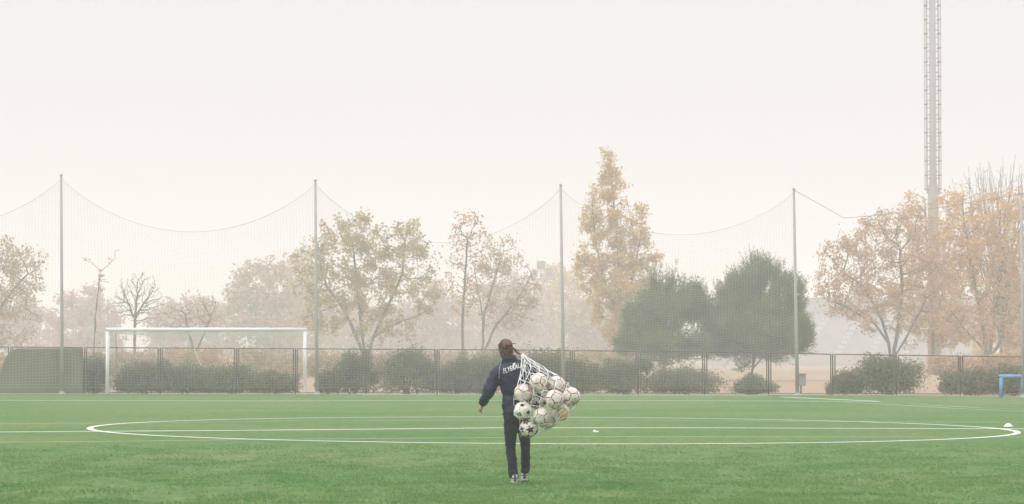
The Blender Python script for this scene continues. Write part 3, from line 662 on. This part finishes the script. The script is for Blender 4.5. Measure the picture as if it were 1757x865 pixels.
# ------------------------------------------------------------ bushes behind the fence
def bush(label, px, top, rx, leaf='bush', Y=None, nl=1700, seed=0, lobes=None, name='bush', group='bushes behind the fence', leaf_len=.034):
    Y = Y or fy(px) + 1.2; b = Vector((X(px, Y), Y, 0)); k = sc(Y); hgt = Z(top, Y); r = rx / k; rg = np.random.default_rng(seed)
    t = thing(name, label, 'bush', b, group)
    hgt *= 1.08; r *= 1.12
    L_ = lobes or [(0, .46, 1, .54), (-.45, .34, .6, .42), (.45, .38, .6, .42), (.1, .66, .62, .34), (-.3, .6, .45, .3)]
    L_ = list(L_) + [(rg.uniform(-.95, .95), rg.uniform(.2, .88), rg.uniform(.13, .34), rg.uniform(.12, .28)) for _ in range(9)]
    C = []
    for (ox, oz, lx, lz) in L_:
        n_ = int(nl * lx * lz / sum(a[2] * a[3] for a in L_)); d = rg.normal(size=(n_, 3)); d /= np.linalg.norm(d, axis=1)[:, None]
        rad_ = rg.random(n_) ** .38 * (1 + .20 * rg.normal(size=n_))
        p = d * rad_[:, None] * np.array([lx * r, max(.55, .8 * lx * r), lz * hgt]) + np.array([ox * r, 0, oz * hgt]); C.append(p)
    C = np.vstack(C); C = C[C[:, 2] > .03]
    link('foliage', fastmesh('foliage', leafquads(C, leaf_len, rg, 0, .65), 4), M[leaf], t)
    mb = MB()
    for q_ in range(9):
        e_ = Vector((rg.normal(0, .45) * r, rg.normal(0, .2), hgt * (.5 + .35 * rg.random()))); s_ = Vector((rg.normal(0, .12) * r, rg.normal(0, .06), 0))
        mb.tube([s_, s_.lerp(e_, .5) + Vector((0, 0, .1)), e_], [.025, .018, .008], 5)
    mb.build('stems', M['bark_dark'], t)
round_ = [(0, .48, 1, .52), (-.4, .4, .62, .44), (.4, .4, .62, .44), (0, .7, .66, .3)]
cone_ = [(0, .3, 1, .32), (0, .5, .78, .36), (0, .72, .48, .3), (-.3, .4, .6, .36)]
BU = [('dull green bush between the windscreen cloth and the goal', 163, 612, 26, 'bush', None),
      ('dark bush behind the left part of the goal', 245, 622, 44, 'bush', None),
      ('dark bush behind the middle of the goal', 318, 626, 46, 'bush', None),
      ('dark broad bush right of the middle of the goal', 392, 630, 54, 'bush', None),
      ('pale dull bush behind the right part of the goal', 470, 640, 38, 'bush_dull', None),
      ('dark dense bush at the foot of the twin-stemmed tree', 608, 610, 38, 'bush', None),
      ('dark broad bush right of the twin-stemmed tree', 700, 602, 52, 'bush', None),
      ('dull bush at the foot of the slender tree', 778, 622, 28, 'bush', None),
      ('dull bush left of the walking person', 826, 612, 32, 'bush', None),
      ('dull bush behind the carried ball net', 925, 604, 44, 'bush_dull', None),
      ('dull brownish bush right of the middle net pole', 993, 622, 32, 'bush_dull', round_),
      ('dark cone-shaped bush at the foot of the golden poplar', 1068, 622, 48, 'bush', cone_),
      ('dark low bush under the pine beside the poplar', 1172, 634, 60, 'bush', None),
      ('dark low bush at the foot of the taller pine', 1292, 645, 34, 'bush', cone_),
      ('round dark bush at the foot of the rust brown tree', 1521, 616, 56, 'bush', round_),
      ('small dull bush left of the round dark bush', 1450, 640, 22, 'bush_dull', None),
      ('dull bush under the orange tree near the small goal', 1665, 636, 46, 'bush_dull', None),
      ('dull bush at the right edge behind the small goal', 1735, 630, 36, 'bush_dull', None),
      ('thin dry bush left of the dense bush near second pole', 562, 640, 18, 'bush_dull', None)]
for i, (lab, px, top, rx, lf, lobes) in enumerate(BU):
    bush(lab, px, top, rx, lf, nl=int(3800 + rx * 190), seed=200 + i, lobes=lobes)
SH = [('faint tan shrub low behind the left end of the windscreen cloth', 20, 612, 60, 'leaf_tan'), ('faint pinkish shrub behind the sapling foot', 150, 606, 56, 'leaf_pink'),
      ('faint pinkish shrub behind the bare tree in the goal', 240, 604, 52, 'leaf_pink'), ('faint rusty shrub behind the leaning bare tree', 335, 600, 56, 'leaf_rust'),
      ('faint tan shrub behind the right half of the goal', 455, 602, 64, 'leaf_tan'), ('faint tan shrub behind the goal-side net pole', 556, 606, 50, 'leaf_tan'),
      ('faint pinkish shrub right of the twin-stemmed trunk', 680, 604, 60, 'leaf_pink'), ('faint pinkish shrub behind the slender tree foot', 775, 606, 52, 'leaf_pink'),
      ('faint tan shrub behind the person', 862, 604, 56, 'leaf_tan'), ('faint tan shrub behind the middle net pole', 960, 604, 56, 'leaf_tan'), ('faint tan shrub left of the poplar trunk', 1035, 606, 44, 'leaf_tan'),
      ('faint amber shrub right of the mast foot', 1645, 612, 48, 'leaf_rust'), ('faint amber shrub beyond the small goal', 1735, 608, 50, 'leaf_rust')]
for i, (lab, px, top, rx, lf) in enumerate(SH):
    bush(lab, px, top, rx, lf, Y=176 + 5 * (i % 4), nl=6500, seed=400 + i, name='shrub', group='faint shrubs beyond the fence', leaf_len=.075)
c = Vector((X(1419, 106), 105.4, 0)); V = []; rg = np.random.default_rng(4)
th = thing('grass_tuft', 'pale upright dry grass tuft by the fence posts', 'plant', c)
for q_ in range(60):
    x, y = rg.normal(0, .04), rg.normal(0, .04); lx, ly_, h_ = rg.normal(-.06, .08), rg.normal(0, .06), .25 + .3 * rg.random()
    V += [(x - .012, y, 0), (x + .012, y, 0), (x + lx, y + ly_, h_)]
link('blades', fastmesh('blades', np.array(V), 3), M['bush_pale'], th)

# ------------------------------------------------------------ person
PB = gnd(885, 829); KP = sc(PB.y)
def pl(px, py, y=0.0): return Vector(((px - 885) / KP, y, (829 - py) / KP))
def chain(pts, n=14):
    """pts: (Vector, (rx,ry,rz)); interpolated ellipsoids"""
    E_ = []
    for (a, ra), (b, rb) in zip(pts, pts[1:]):
        for k in range(n):
            t = k / n; E_.append((a.lerp(b, t), tuple(ra[j] + (rb[j] - ra[j]) * t for j in range(3))))
    E_.append(pts[-1]); return E_
def s3(r): return (r, r, r)
def blob(name, E_, vox, mats, parent, smooth=4, disp=None):
    bm = bmesh.new()
    for c_, r_ in E_:
        res = bmesh.ops.create_icosphere(bm, subdivisions=2, radius=1)
        for v in res['verts']: v.co = Vector((v.co.x * r_[0], v.co.y * r_[1], v.co.z * r_[2])) + Vector(c_)
    me = bpy.data.meshes.new(name); bm.to_mesh(me); bm.free()
    o = bpy.data.objects.new(name, me); COL.objects.link(o)
    m1 = o.modifiers.new('r', 'REMESH'); m1.mode = 'VOXEL'; m1.voxel_size = vox
    if smooth: m2 = o.modifiers.new('s', 'SMOOTH'); m2.iterations = smooth; m2.factor = .5
    dg = bpy.context.evaluated_depsgraph_get(); dg.update()
    me2 = bpy.data.meshes.new_from_object(o.evaluated_get(dg)); bpy.data.objects.remove(o); me2.name = name
    if disp:
        nn = [v.normal.copy() for v in me2.vertices]
        for v, n_ in zip(me2.vertices, nn): v.co += n_ * disp(v.co)
    me2.materials.clear()
    o = link(name, me2, mats, parent, True); return o

def hand(root, fwd, side, curl, s=1.0, thumb=1):
    """palm plus five tapered, bent fingers; fwd along the hand, side across the knuckles, curl towards the palm"""
    E_ = chain([(root, (.026 * s,) * 3), (root + fwd * .05 * s, (.032 * s, .03 * s, .03 * s)), (root + fwd * .085 * s, (.033 * s, .027 * s, .025 * s))], 5)
    for k, ln in enumerate((.068, .078, .072, .056)):
        b = root + fwd * .085 * s + side * (k - 1.5) * .019 * s
        p1 = b + (fwd * .85 + curl * .45).normalized() * ln * .45 * s; p2 = p1 + (fwd * .2 + curl).normalized() * ln * .34 * s; p3 = p2 + (curl * .8 - fwd * .6).normalized() * ln * .25 * s
        E_ += chain([(b, s3(.0105 * s)), (p1, s3(.0095 * s)), (p2, s3(.0085 * s)), (p3, s3(.007 * s))], 5)
    b = root + fwd * .03 * s - side * .028 * s * thumb
    p1 = b + (fwd * .6 - side * .8 * thumb + curl * .4).normalized() * .04 * s; p2 = p1 + (fwd * .8 + curl * .7).normalized() * .032 * s
    E_ += chain([(b, s3(.014 * s)), (p1, s3(.0115 * s)), (p2, s3(.0085 * s))], 5)
    return E_

hc = pl(868, 599, .03)                                    # head centre
lsh, lel, lwr = pl(857, 632, .0), pl(840.5, 667, -.02), pl(827.5, 693.5, .05)
rsh, rel, rwr = pl(905, 628, .02), pl(913, 652, .15), pl(902, 618, .16)
lfoot, rfoot = pl(883, 829, -.03), pl(900, 829, .30)
lank, rank = pl(881, 815, -.02), pl(901.5, 811, .25)
head = [(hc, (.073, .092, .098)), (hc + Vector((0, .035, -.055)), (.055, .062, .06)), (hc + Vector((0, .085, -.085)), (.03, .025, .025)),
        (hc + Vector((0, .105, -.02)), (.012, .018, .022)), (hc + Vector((0, .095, -.055)), (.022, .012, .008)), (hc + Vector((0, .08, .015)), (.05, .02, .015)),
        (hc + Vector((-.078, .0, -.015)), (.010, .018, .030)), (hc + Vector((.078, .0, -.015)), (.010, .018, .030))]
head += chain([(hc + Vector((.01, -.0, -.07)), (.052, .055, .05)), (pl(874, 616, 0), (.06, .06, .05))], 6)
body = head + chain([(pl(874, 616, 0), (.06, .06, .04)), (pl(880, 633, 0), (.125, .075, .04)), (pl(882, 655, 0), (.14, .095, .05)), (pl(884, 682, 0), (.125, .09, .05)), (pl(885, 712, 0), (.14, .1, .06))], 12)
body += chain([(lsh + Vector((.02, 0, -.03)), s3(.045)), (lel, s3(.042)), (lwr, s3(.03))]) + chain([(rsh + Vector((-.01, 0, -.02)), s3(.045)), (rel, s3(.042)), (rwr, s3(.03))])
body += chain([(pl(877, 722, 0), s3(.082)), (pl(876, 770, .01), s3(.052)), (lank, s3(.036))]) + chain([(pl(897, 722, 0), s3(.082)), (pl(901, 770, .09), s3(.05)), (rank, s3(.036))])
fw = (lwr - lel).normalized()
body += hand(lwr + fw * .012, (fw + Vector((0, .25, -.25))).normalized(), Vector((.25, .95, .1)).normalized(), Vector((.85, -.1, -.3)).normalized(), .82, 1)
hr_ = pl(903, 617, .135)
body += hand(hr_, Vector((-.40, -.72, .50)).normalized(), Vector((.85, -.45, .05)).normalized(), Vector((-.1, -.5, -.85)).normalized(), .95, -1)
person = blob('person', body, .0085, [M['skin'], M['eye']], None, 3); person.location = PB
for p_ in person.data.polygons:
    cc = p_.center
    for sx in (-.028, .028):
        if (cc - (hc + Vector((sx, .088, -.002)))).length < .011: p_.material_index = 1
tag(person, 'person in navy tracksuit walking away with a ball net over the shoulder', 'person')

def fold(c_):
    a = noise.noise(Vector((c_.x * 7, c_.y * 6, c_.z * 16))) * .011 + noise.noise(Vector((c_.x * 16 + 5, c_.y * 14, c_.z * 30))) * .005
    return a
jk = chain([(pl(885, 709, 0), (.165, .132, .03)), (pl(884, 700, 0), (.160, .128, .04)), (pl(883.5, 682, 0), (.155, .122, .05)), (pl(882, 655, -.01), (.188, .138, .06)), (pl(881, 636, -.015), (.20, .13, .06)), (pl(879, 627, -.01), (.17, .10, .045)), (pl(875, 617, 0), (.092, .085, .035)), (pl(873, 611.5, .0), (.082, .078, .02))], 12)
jk += [(pl(874.5, 616.5, -.05), (.095, .055, .034)), (pl(873.5, 613, -.045), (.085, .05, .03))]            # hood lying on the collar
jk += chain([(pl(862, 633, 0), s3(.085)), (pl(851, 644, -.005), s3(.082)), (lel, s3(.078)), (pl(834, 681, .01), s3(.067)), (pl(829.5, 690, .04), s3(.052))])
jk += chain([(pl(900, 630, 0), s3(.088)), (pl(908, 637, .03), s3(.088)), (rel, s3(.080)), (pl(911, 640, .20), s3(.066)), (rwr, s3(.05))])
jacket = blob('jacket', jk, .0105, M['jacket'], person, 4, fold)
tr = chain([(pl(885, 703, 0), (.145, .112, .04)), (pl(885, 722, 0), (.150, .115, .05))], 8)
tr += chain([(pl(876.5, 722, 0), (.088, .1, .09)), (pl(876, 745, .0), (.076, .085, .07)), (pl(876, 770, .01), (.062, .066, .06)), (pl(879.5, 797, -.01), (.058, .06, .05)), (pl(880.5, 812, -.02), (.062, .066, .03)), (pl(882, 819, -.02), (.056, .062, .02))])
tr += chain([(pl(897.5, 722, 0), (.088, .1, .09)), (pl(900, 745, .05), (.076, .082, .07)), (pl(901.5, 770, .09), (.060, .064, .06)), (pl(902, 795, .20), (.055, .058, .05)), (pl(901.5, 810, .24), (.056, .06, .03))])
trousers = blob('trousers', tr, .0105, M['trousers'], person, 4, lambda c_: fold(c_) * .8 + (.006 * noise.noise(Vector((c_.x * 9, c_.y * 9, c_.z * 45))) if c_.z < .3 else 0))
# shoes
def shoe(a, pitch):
    rot = Matrix.Rotation(pitch, 3, 'X'); E_ = []
    for (y, z, rx, ry, rz) in ((-.035, .045, .043, .05, .045), (.0, .048, .046, .05, .046), (.05, .045, .046, .06, .042), (.10, .038, .05, .06, .034), (.15, .032, .048, .055, .028), (.185, .028, .038, .045, .024), (-.02, .085, .04, .045, .03)):
        E_.append((a + rot @ Vector((0, y, z)), (rx, ry, rz)))
    sh = blob('shoe', E_, .007, [M['shoe'], M['shoe_dark']], person, 3)
    for p_ in sh.data.polygons:
        q_ = rot.transposed() @ (p_.center - a)
        if (.052 < q_.z < .066 and q_.y < .06) or (abs(q_.x) > .03 and abs((q_.y - .07) - (q_.z - .04) * .8) < .012) or (abs(q_.x) < .013 and q_.y < -.05): p_.material_index = 1
    so = blob('sole', [(a + rot @ Vector((0, y, .013)), (rx, .05, .013)) for y, rx in ((-.035, .043), (.0, .043), (.05, .044), (.1, .05), (.15, .05), (.19, .038))], .006, M['sole'], sh, 2)
    return sh
shoe(lfoot, 0.0); shoe(rfoot + Vector((0, -.03, .012)), -.16)
# hair: cap, bun, and many loose strands
hr = [(hc + Vector((-.002, -.022, .016)), (.083, .094, .096)), (hc + Vector((0, -.03, -.035)), (.078, .075, .07)), (hc + Vector((.016, -.115, .035)), (.052, .046, .048)), (hc + Vector((.02, -.075, -.01)), (.062, .05, .07)), (hc + Vector((.012, -.04, -.085)), (.062, .045, .04)), (hc + Vector((0, .0, .062)), (.07, .075, .045)), (hc + Vector((.004, -.035, -.075)), (.074, .060, .055)), (hc + Vector((.02, -.058, -.105)), (.058, .038, .04)), (hc + Vector((.035, -.07, -.04)), (.055, .045, .06))]
hair = blob('hair', hr, .007, [M['hair'], M['hair_light']], person, 2, lambda c_: .006 * noise.noise(Vector((c_.x * 30, c_.y * 30, c_.z * 14))) + .004 * noise.noise(c_ * 70))
bvh_h = BVHTree.FromPolygons([v.co for v in hair.data.vertices], [tuple(p.vertices) for p in hair.data.polygons])
mb = MB(); ml = MB(); rg = np.random.default_rng(9)
for q_ in range(260):
    a = rg.random() * 6.28; b_ = rg.random() * 1.7
    d0 = Vector((math.sin(b_) * math.cos(a), -abs(math.sin(b_) * math.sin(a)) * (.9 if rg.random() < .85 else -.4), math.cos(b_) * .9))
    tgt = Vector((.012, -.105, .035)); pts = []
    for k in range(7):
        t = k / 6; dd = d0 * (1 - t) * .1 + tgt * t * .95 + Vector((0, 0, .012 * math.sin(3.14 * t)))
        o_ = hc + dd * 2.6 if False else hc + (dd.normalized() * .3)
        h_ = bvh_h.ray_cast(o_, (hc + dd * .15 - o_).normalized())
        if h_[0]: pts.append(h_[0] + h_[1] * (.003 + .003 * rg.random()))
    if len(pts) > 2: (mb if rg.random() < .72 else ml).tube(pts, .0026, 4)
for q_ in range(40):                                        # wisps of the bun
    a = rg.random() * 6.28; c_ = hc + Vector((.012, -.105, .035)); r_ = .045
    pts = [c_ + Vector((r_ * math.cos(a + k * .5), -.045 * math.sin(k * .5 + .4), r_ * math.sin(a + k * .5))) for k in range(6)]
    (mb if q_ % 3 else ml).tube(pts, .0032, 4)
for q_ in range(3):
    c_ = hc + Vector((.012, -.158 - .006 * q_, .03)); ml.tube([c_ + Vector(((.040 - .009 * q_) * math.cos(a), -.01, (.036 - .009 * q_) * math.sin(a))) for a in np.linspace(.5, 3.6, 9)], .0095, 5)
mb.tube([hc + Vector((.05, -.07, .055)), hc + Vector((.085, -.08, .06)), hc + Vector((.122, -.085, .058))], [.007, .006, .003], 5)
mb.tube([hc + Vector((-.06, -.03, .06)), hc + Vector((-.088, -.04, .045)), hc + Vector((-.097, -.04, .03))], [.006, .005, .003], 5)
for q_ in range(9):
    j = Vector((rg.normal(0, .004), rg.normal(0, .004), rg.normal(0, .006)))
    mb.tube([hc + Vector((.06, -.06, .03)) + j, hc + Vector((.095, -.08, -.005)) + j, hc + Vector((.135, -.09, -.038)) + j * 1.5, hc + Vector((.172, -.085, -.056)) + j * 2], [.004, .004, .003, .0015], 4)
mb.build('hair_strands', M['hair'], hair); ml.build('light_hair_strands', M['hair_light'], hair)

# writing and piping on the jacket, laid on the cloth
jb = BVHTree.FromPolygons([v.co for v in jacket.data.vertices], [tuple(p.vertices) for p in jacket.data.polygons])
def on_back(x, z, off=.006):
    h_ = jb.ray_cast(Vector((x, -1, z)), Vector((0, 1, 0))); return Vector((x, (h_[0].y if h_[0] else -.1) - off, z))
cu = bpy.data.curves.new('lettering', 'FONT'); cu.body = 'FLYERALA'; cu.size = 1; cu.offset = .006; cu.resolution_u = 3; cu.space_character = 1.1
to = bpy.data.objects.new('lettering', cu); COL.objects.link(to); dg = bpy.context.evaluated_depsgraph_get(); dg.update()
tm = bpy.data.meshes.new_from_object(to.evaluated_get(dg)); bpy.data.objects.remove(to)
bm = bmesh.new(); bm.from_mesh(tm); bmesh.ops.triangulate(bm, faces=bm.faces[:])
bmesh.ops.subdivide_edges(bm, edges=bm.edges[:], cuts=2, use_grid_fill=True)
xs = [v.co.x for v in bm.verts]; ys = [v.co.y for v in bm.verts]; x0, x1, y0, y1 = min(xs), max(xs), min(ys), max(ys)
p0, p1 = pl(864.5, 641.5), pl(897.5, 629.5)
dirx = (p1 - p0); upv = Vector((-dirx.z, 0, dirx.x)).normalized() * .056
for v in bm.verts:
    u = (v.co.x - x0) / (x1 - x0); t = (v.co.y - y0) / (y1 - y0); p_ = p0 + dirx * u + upv * t + dirx.normalized() * .012 * t; v.co = on_back(p_.x, p_.z)
me = bpy.data.meshes.new('lettering'); bm.to_mesh(me); bm.free(); link('lettering', me, M['print'], jacket)
bm = bmesh.new()
for poly in ([(879.5, 624.5), (884.5, 623.0), (883.6, 625.4), (881.6, 626.6)], [(879.8, 625.6), (881.6, 626.9), (881.3, 629.6), (880.2, 628.0)], [(882.2, 626.6), (883.6, 625.9), (883.0, 627.6), (882.0, 628.2)]):
    vs_ = []
    for (a, b) in poly: p_ = pl(a, b); vs_.append(bm.verts.new(on_back(p_.x, p_.z)))
    bm.faces.new(vs_)
me = bpy.data.meshes.new('emblem'); bm.to_mesh(me); bm.free(); link('emblem', me, M['print'], jacket)
mb = MB(); mb.tube([on_back(*pl(a, b).xz, .003) for a, b in ((860.5, 620.5), (858.5, 626), (857, 633), (856.3, 641), (856.2, 650))], .0042, 5)
mb.build('piping', M['piping'], jacket)
mb = MB(); mb.tube([on_back(*pl(a, b).xz, .002) for a, b in ((862, 711.5), (868, 712), (876, 712.2), (884, 711.5))], .006, 5); mb.build('hem', M['trousers'], jacket)
mb = MB(); cuffd = (lwr - lel).normalized(); a_c = pl(829, 690.5, .045); b_c = a_c + cuffd * .035
mb.tube([a_c, b_c], [.050, .042], 14); mb.build('cuff', M['trousers'], jacket, True)

# ------------------------------------------------------------ footballs in the carried net
bm = bmesh.new(); bmesh.ops.create_icosphere(bm, subdivisions=1, radius=1); ico12 = None; bm.free()
bm = bmesh.new(); bmesh.ops.create_icosphere(bm, subdivisions=0 + 1, radius=1)
pent = [v.co.normalized() for v in bm.verts if len(v.link_edges) == 5]
bm.free()
hexc = []
for i in range(12):
    for j in range(i + 1, 12):
        for k in range(j + 1, 12):
            if pent[i].dot(pent[j]) > .4 and pent[j].dot(pent[k]) > .4 and pent[i].dot(pent[k]) > .4: hexc.append((pent[i] + pent[j] + pent[k]).normalized())
CEN = np.array([p[:] for p in pent] + [p[:] for p in hexc]); CENW = np.array([0.0] * 12 + [.035] * 20)
def ball_mesh(style):
    bm = bmesh.new(); bmesh.ops.create_icosphere(bm, subdivisions=6, radius=1)
    bm.verts.ensure_lookup_table(); bm.faces.ensure_lookup_table()
    P = np.array([f.calc_center_median().normalized()[:] for f in bm.faces]); VV = np.array([v.co[:] for v in bm.verts])
    def seam(P_):
        d = P_ @ (CEN[:12].T if style in ('maroon', 'orange') else CEN.T) + (0 if style in ('maroon', 'orange') else CENW * .55); s_ = np.sort(d, 1); return s_[:, -1] - s_[:, -2], d.argmax(1)
    g, who = seam(P); gv, _ = seam(VV); mi = np.zeros(len(P), int)
    dp = P @ CEN[:12].T; near = dp.argmax(1); ang = np.arccos(np.clip(dp.max(1), -1, 1))
    ref = np.array([Vector(c_).orthogonal().normalized()[:] for c_ in CEN[:12]]); ref2 = np.cross(CEN[:12], ref)
    az = np.arctan2((P * ref2[near]).sum(1), (P * ref[near]).sum(1))
    if style == 'maroon':
        mi[g < .062] = 1
        mi[(ang < .10) & (np.abs(np.sin(az * 2.5 + near)) > .35) & (near % 3 == 0)] = 3
    elif style == 'star':
        rs = .50; a5 = (az + near) % (2 * math.pi / 5) - math.pi / 5; star = ang < rs * .40 / np.maximum(.40, np.cos(math.pi / 5 - np.abs(a5)) * 0 + (.40 + .60 * (1 - np.abs(a5) / (math.pi / 5)) * 0 + .0))
        edge = rs * (.42 + .58 * (np.abs(a5) / (math.pi / 5)) ** 1.25); mi[ang < edge] = 1
        mi[(ang < .12) & (near % 4 == 0)] = 2
    elif style == 'spot':
        nn_ = np.array([noise.noise(Vector(p) * 5.5) for p in P]); mi[(ang < .24 + .12 * nn_)] = 1
        mi[(ang < .26) & (near % 4 == 1)] = 2
    elif style == 'orange':
        mi[(who % 3 == 0) & (g > .05)] = 1; mi[g < .03] = 2
    groove = np.exp(-(gv / .03) ** 2) * .018
    for v, gr_ in zip(bm.verts, groove): v.co *= .1075 * (1 - gr_)
    me = bpy.data.meshes.new('football'); bm.to_mesh(me); bm.free()
    for x in {'maroon': ('ball_white', 'ball_red', 'ball_black', 'ball_green'), 'star': ('ball_white', 'ball_black', 'ball_orange'), 'purple': (), 'spot': ('ball_white', 'ball_black', 'ball_green'), 'orange': ('ball_cream', 'ball_orange', 'ball_black')}[style]: me.materials.append(M[x])
    me.polygons.foreach_set('material_index', mi); me.polygons.foreach_set('use_smooth', [True] * len(P)); return me
BMESH = {k: ball_mesh(k) for k in ('maroon', 'star', 'spot', 'orange')}
pm = BMESH['star'].copy(); pm.materials[1] = M['ball_purple']; pm.materials[2] = M['ball_purple']; BMESH['purple'] = pm
BALLS = [(923, 656, -.40, 'maroon', 'maroon-lined white ball at the top of the carried net'),
         (953, 661.5, -.30, 'maroon', 'maroon-lined white ball at upper right, second along the top row'),
         (978.5, 680, -.33, 'maroon', 'maroon-lined white ball furthest right in the carried net'),
         (899, 675, -.36, 'maroon', 'maroon-lined white ball against the back, above the black-spotted ball'),
         (920.5, 685.5, -.28, 'purple', 'white ball with dark purple star in the middle of the net'),
         (950, 684, -.50, 'maroon', 'maroon-lined white ball foremost in the middle of the net'),
         (897, 704, -.42, 'spot', 'white ball with scattered black spots at left of the net'),
         (930, 714, -.46, 'maroon', 'maroon-lined white ball low in the net beside the star balls'),
         (959.5, 706.5, -.33, 'orange', 'worn cream and orange ball at the lower right of the net'),
         (907.5, 733, -.40, 'star', 'white ball with black stars at the very bottom of the net'),
         (939, 719, -.26, 'orange', 'shaded cream ball tucked behind the low maroon-lined ball'),
         (968, 690, -.14, 'maroon', 'maroon-lined ball half hidden behind the furthest right ball')]
bp = [pl(a, b, y) for a, b, y, *_ in BALLS]; b0_ = [p.copy() for p in bp]
for it in range(400):                                        # settle so that no two balls overlap
    for i in range(len(bp)):
        for j in range(i):
            d = bp[i] - bp[j]; l_ = d.length
            if l_ < .2135:
                push = d / l_ * (.2135 - l_) * .5; push.x *= .35; push.z *= .35; push.y *= 1.3; bp[i] += push; bp[j] -= push
        bp[i].y = min(bp[i].y, -.255 if bp[i].x < .16 else -.10)
brot = [(0.3, .2, .5), (1.0, .4, 1.2), (.2, 1.3, .1), (2.0, .6, .7), (.5, .9, 2.1), (1.4, .1, .3), (.7, 2.0, 1.0), (2.4, 1.1, .4), (.1, .3, 1.9), (1.75, .5, .2), (.9, .9, .9), (1.9, .2, 2.2)]
for i, (px, py, yy, stl, lab) in enumerate(BALLS):
    o = bpy.data.objects.new('football', BMESH[stl]); COL.objects.link(o); o.location = PB + bp[i]; o.rotation_euler = brot[i]
    tag(o, lab, 'football', 'footballs in the carried net')

# net bag: diamonds of white cord over the hull of the balls, gathered at the hand on the shoulder
apex = pl(896.5, 610.5, -.035)
bm = bmesh.new()
for p in bp:
    r_ = bmesh.ops.create_icosphere(bm, subdivisions=2, radius=.114)
    for v in r_['verts']: v.co += p
bm.verts.new(apex)
for dx, dz in ((.02, 0), (-.02, 0), (0, .015)): bm.verts.new(apex + Vector((dx, -.02, dz)))
hl = bmesh.ops.convex_hull(bm, input=bm.verts[:])
dl = [v for v in bm.verts if not v.link_faces]; bmesh.ops.delete(bm, geom=dl, context='VERTS')
bmesh.ops.delete(bm, geom=[e_ for e_ in hl['geom_interior'] if e_.is_valid], context='VERTS') if hl['geom_interior'] else None
hb = BVHTree.FromBMesh(bm)
hctr = sum(bp, Vector()) / len(bp); pole = (apex - hctr).normalized()
e1 = pole.orthogonal().normalized(); e2 = pole.cross(e1)
sag_tr = BVHTree.FromPolygons([v.co for v in trousers.data.vertices], [tuple(p.vertices) for p in trousers.data.polygons])
def hullpt(th, ph):
    d = pole * math.cos(ph) + (e1 * math.cos(th) + e2 * math.sin(th)) * math.sin(ph)
    o_ = hctr + d * 3; h_ = hb.ray_cast(o_, -d)
    p = h_[0] if h_[0] else hctr + d * .2
    xm = ((float(np.interp(829 - p.z * KP, [608, 640, 655, 672, 690], [896, 894, 890, 884.5, 878])) - 885) / KP)
    if p.x < xm: p = Vector((xm + (p.x - xm) * .12, p.y, p.z))
    for tree_ in (jb, sag_tr):
        h2 = tree_.ray_cast(Vector((p.x, -1.5, p.z)), Vector((0, 1, 0)))
        if h2[0] and p.y > h2[0].y - .012: p = Vector((p.x, h2[0].y - .012, p.z))
    return p
mb = MB(); nth, nph = 11, 11
phs = [.035 + (3.05 - .035) * (k / nph) ** 1.35 for k in range(nph + 1)]
rg = np.random.default_rng(12); jt = rg.normal(0, .05, (nth * 2 + 2, nph + 1)); jp = rg.normal(0, .25, (nth * 2 + 2, nph + 1))
def node(i, k):
    i = i % (2 * nth); ph = phs[k] + (jp[i, k] * (phs[min(k + 1, nph)] - phs[k]) * .6 if 0 < k < nph else 0)
    return i * math.pi / nth + jt[i, k] * (0 if k == 0 else 1), min(max(ph, .03), 3.1)
for k in range(nph):
    for i in range(nth):
        a = 2 * i + (k % 2)
        for s_ in (-1, 1):
            t0_, p0_ = node(a, k); t1_, p1_ = node(a + s_, k + 1)
            if t1_ - t0_ > math.pi: t1_ -= 2 * math.pi
            if t0_ - t1_ > math.pi: t1_ += 2 * math.pi
            pts = [hullpt(t0_ + (t1_ - t0_) * q_ / 4, p0_ + (p1_ - p0_) * q_ / 4) for q_ in range(5)]
            mb.tube(pts, .0042 if k < 4 else .0029, 5)
bag = mb.build('carry_net', M['cord'], None, True); bag.location = PB
tag(bag, 'white diamond mesh carrying net slung over the shoulder, full of footballs', 'net')
mb = MB()
for q_ in range(7):
    j = Vector((rg.normal(0, .008), rg.normal(0, .008), rg.normal(0, .006)))
    mb.tube([apex + j + Vector((0, -.02, -.03)), apex + j + Vector((0, 0, .004)), apex + Vector((.01, .06, .012)) + j, hr_ + Vector((-.03, -.06, .02)) + j], .006, 5)
mb.build('drawstring', M['cord'], bag)

# ------------------------------------------------------------ haze
bm = bmesh.new(); bmesh.ops.create_cube(bm, size=1)
lo = Vector((-950, -80, -1.5)); hi = Vector((950, 1550, Z(-70, my) + 1.5))
for v in bm.verts: v.co = Vector([lo[i] + (v.co[i] + .5) * (hi[i] - lo[i]) for i in range(3)])
me = bpy.data.meshes.new('haze'); bm.to_mesh(me); bm.free()
hz = link('haze', me); struct(hz, 'stuff'); hz.display_type = 'WIRE'
hm = bpy.data.materials.new('haze_air'); hm.use_nodes = True; t = hm.node_tree; t.nodes.clear()
pv = t.nodes.new('ShaderNodeVolumePrincipled'); pv.inputs['Color'].default_value = (.962, .945, .926, 1); pv.inputs['Density'].default_value = HAZE_DENSITY
pv.inputs['Anisotropy'].default_value = 0.0
mo = t.nodes.new('ShaderNodeOutputMaterial'); t.links.new(pv.outputs[0], mo.inputs['Volume'])
hz.data.materials.append(hm)
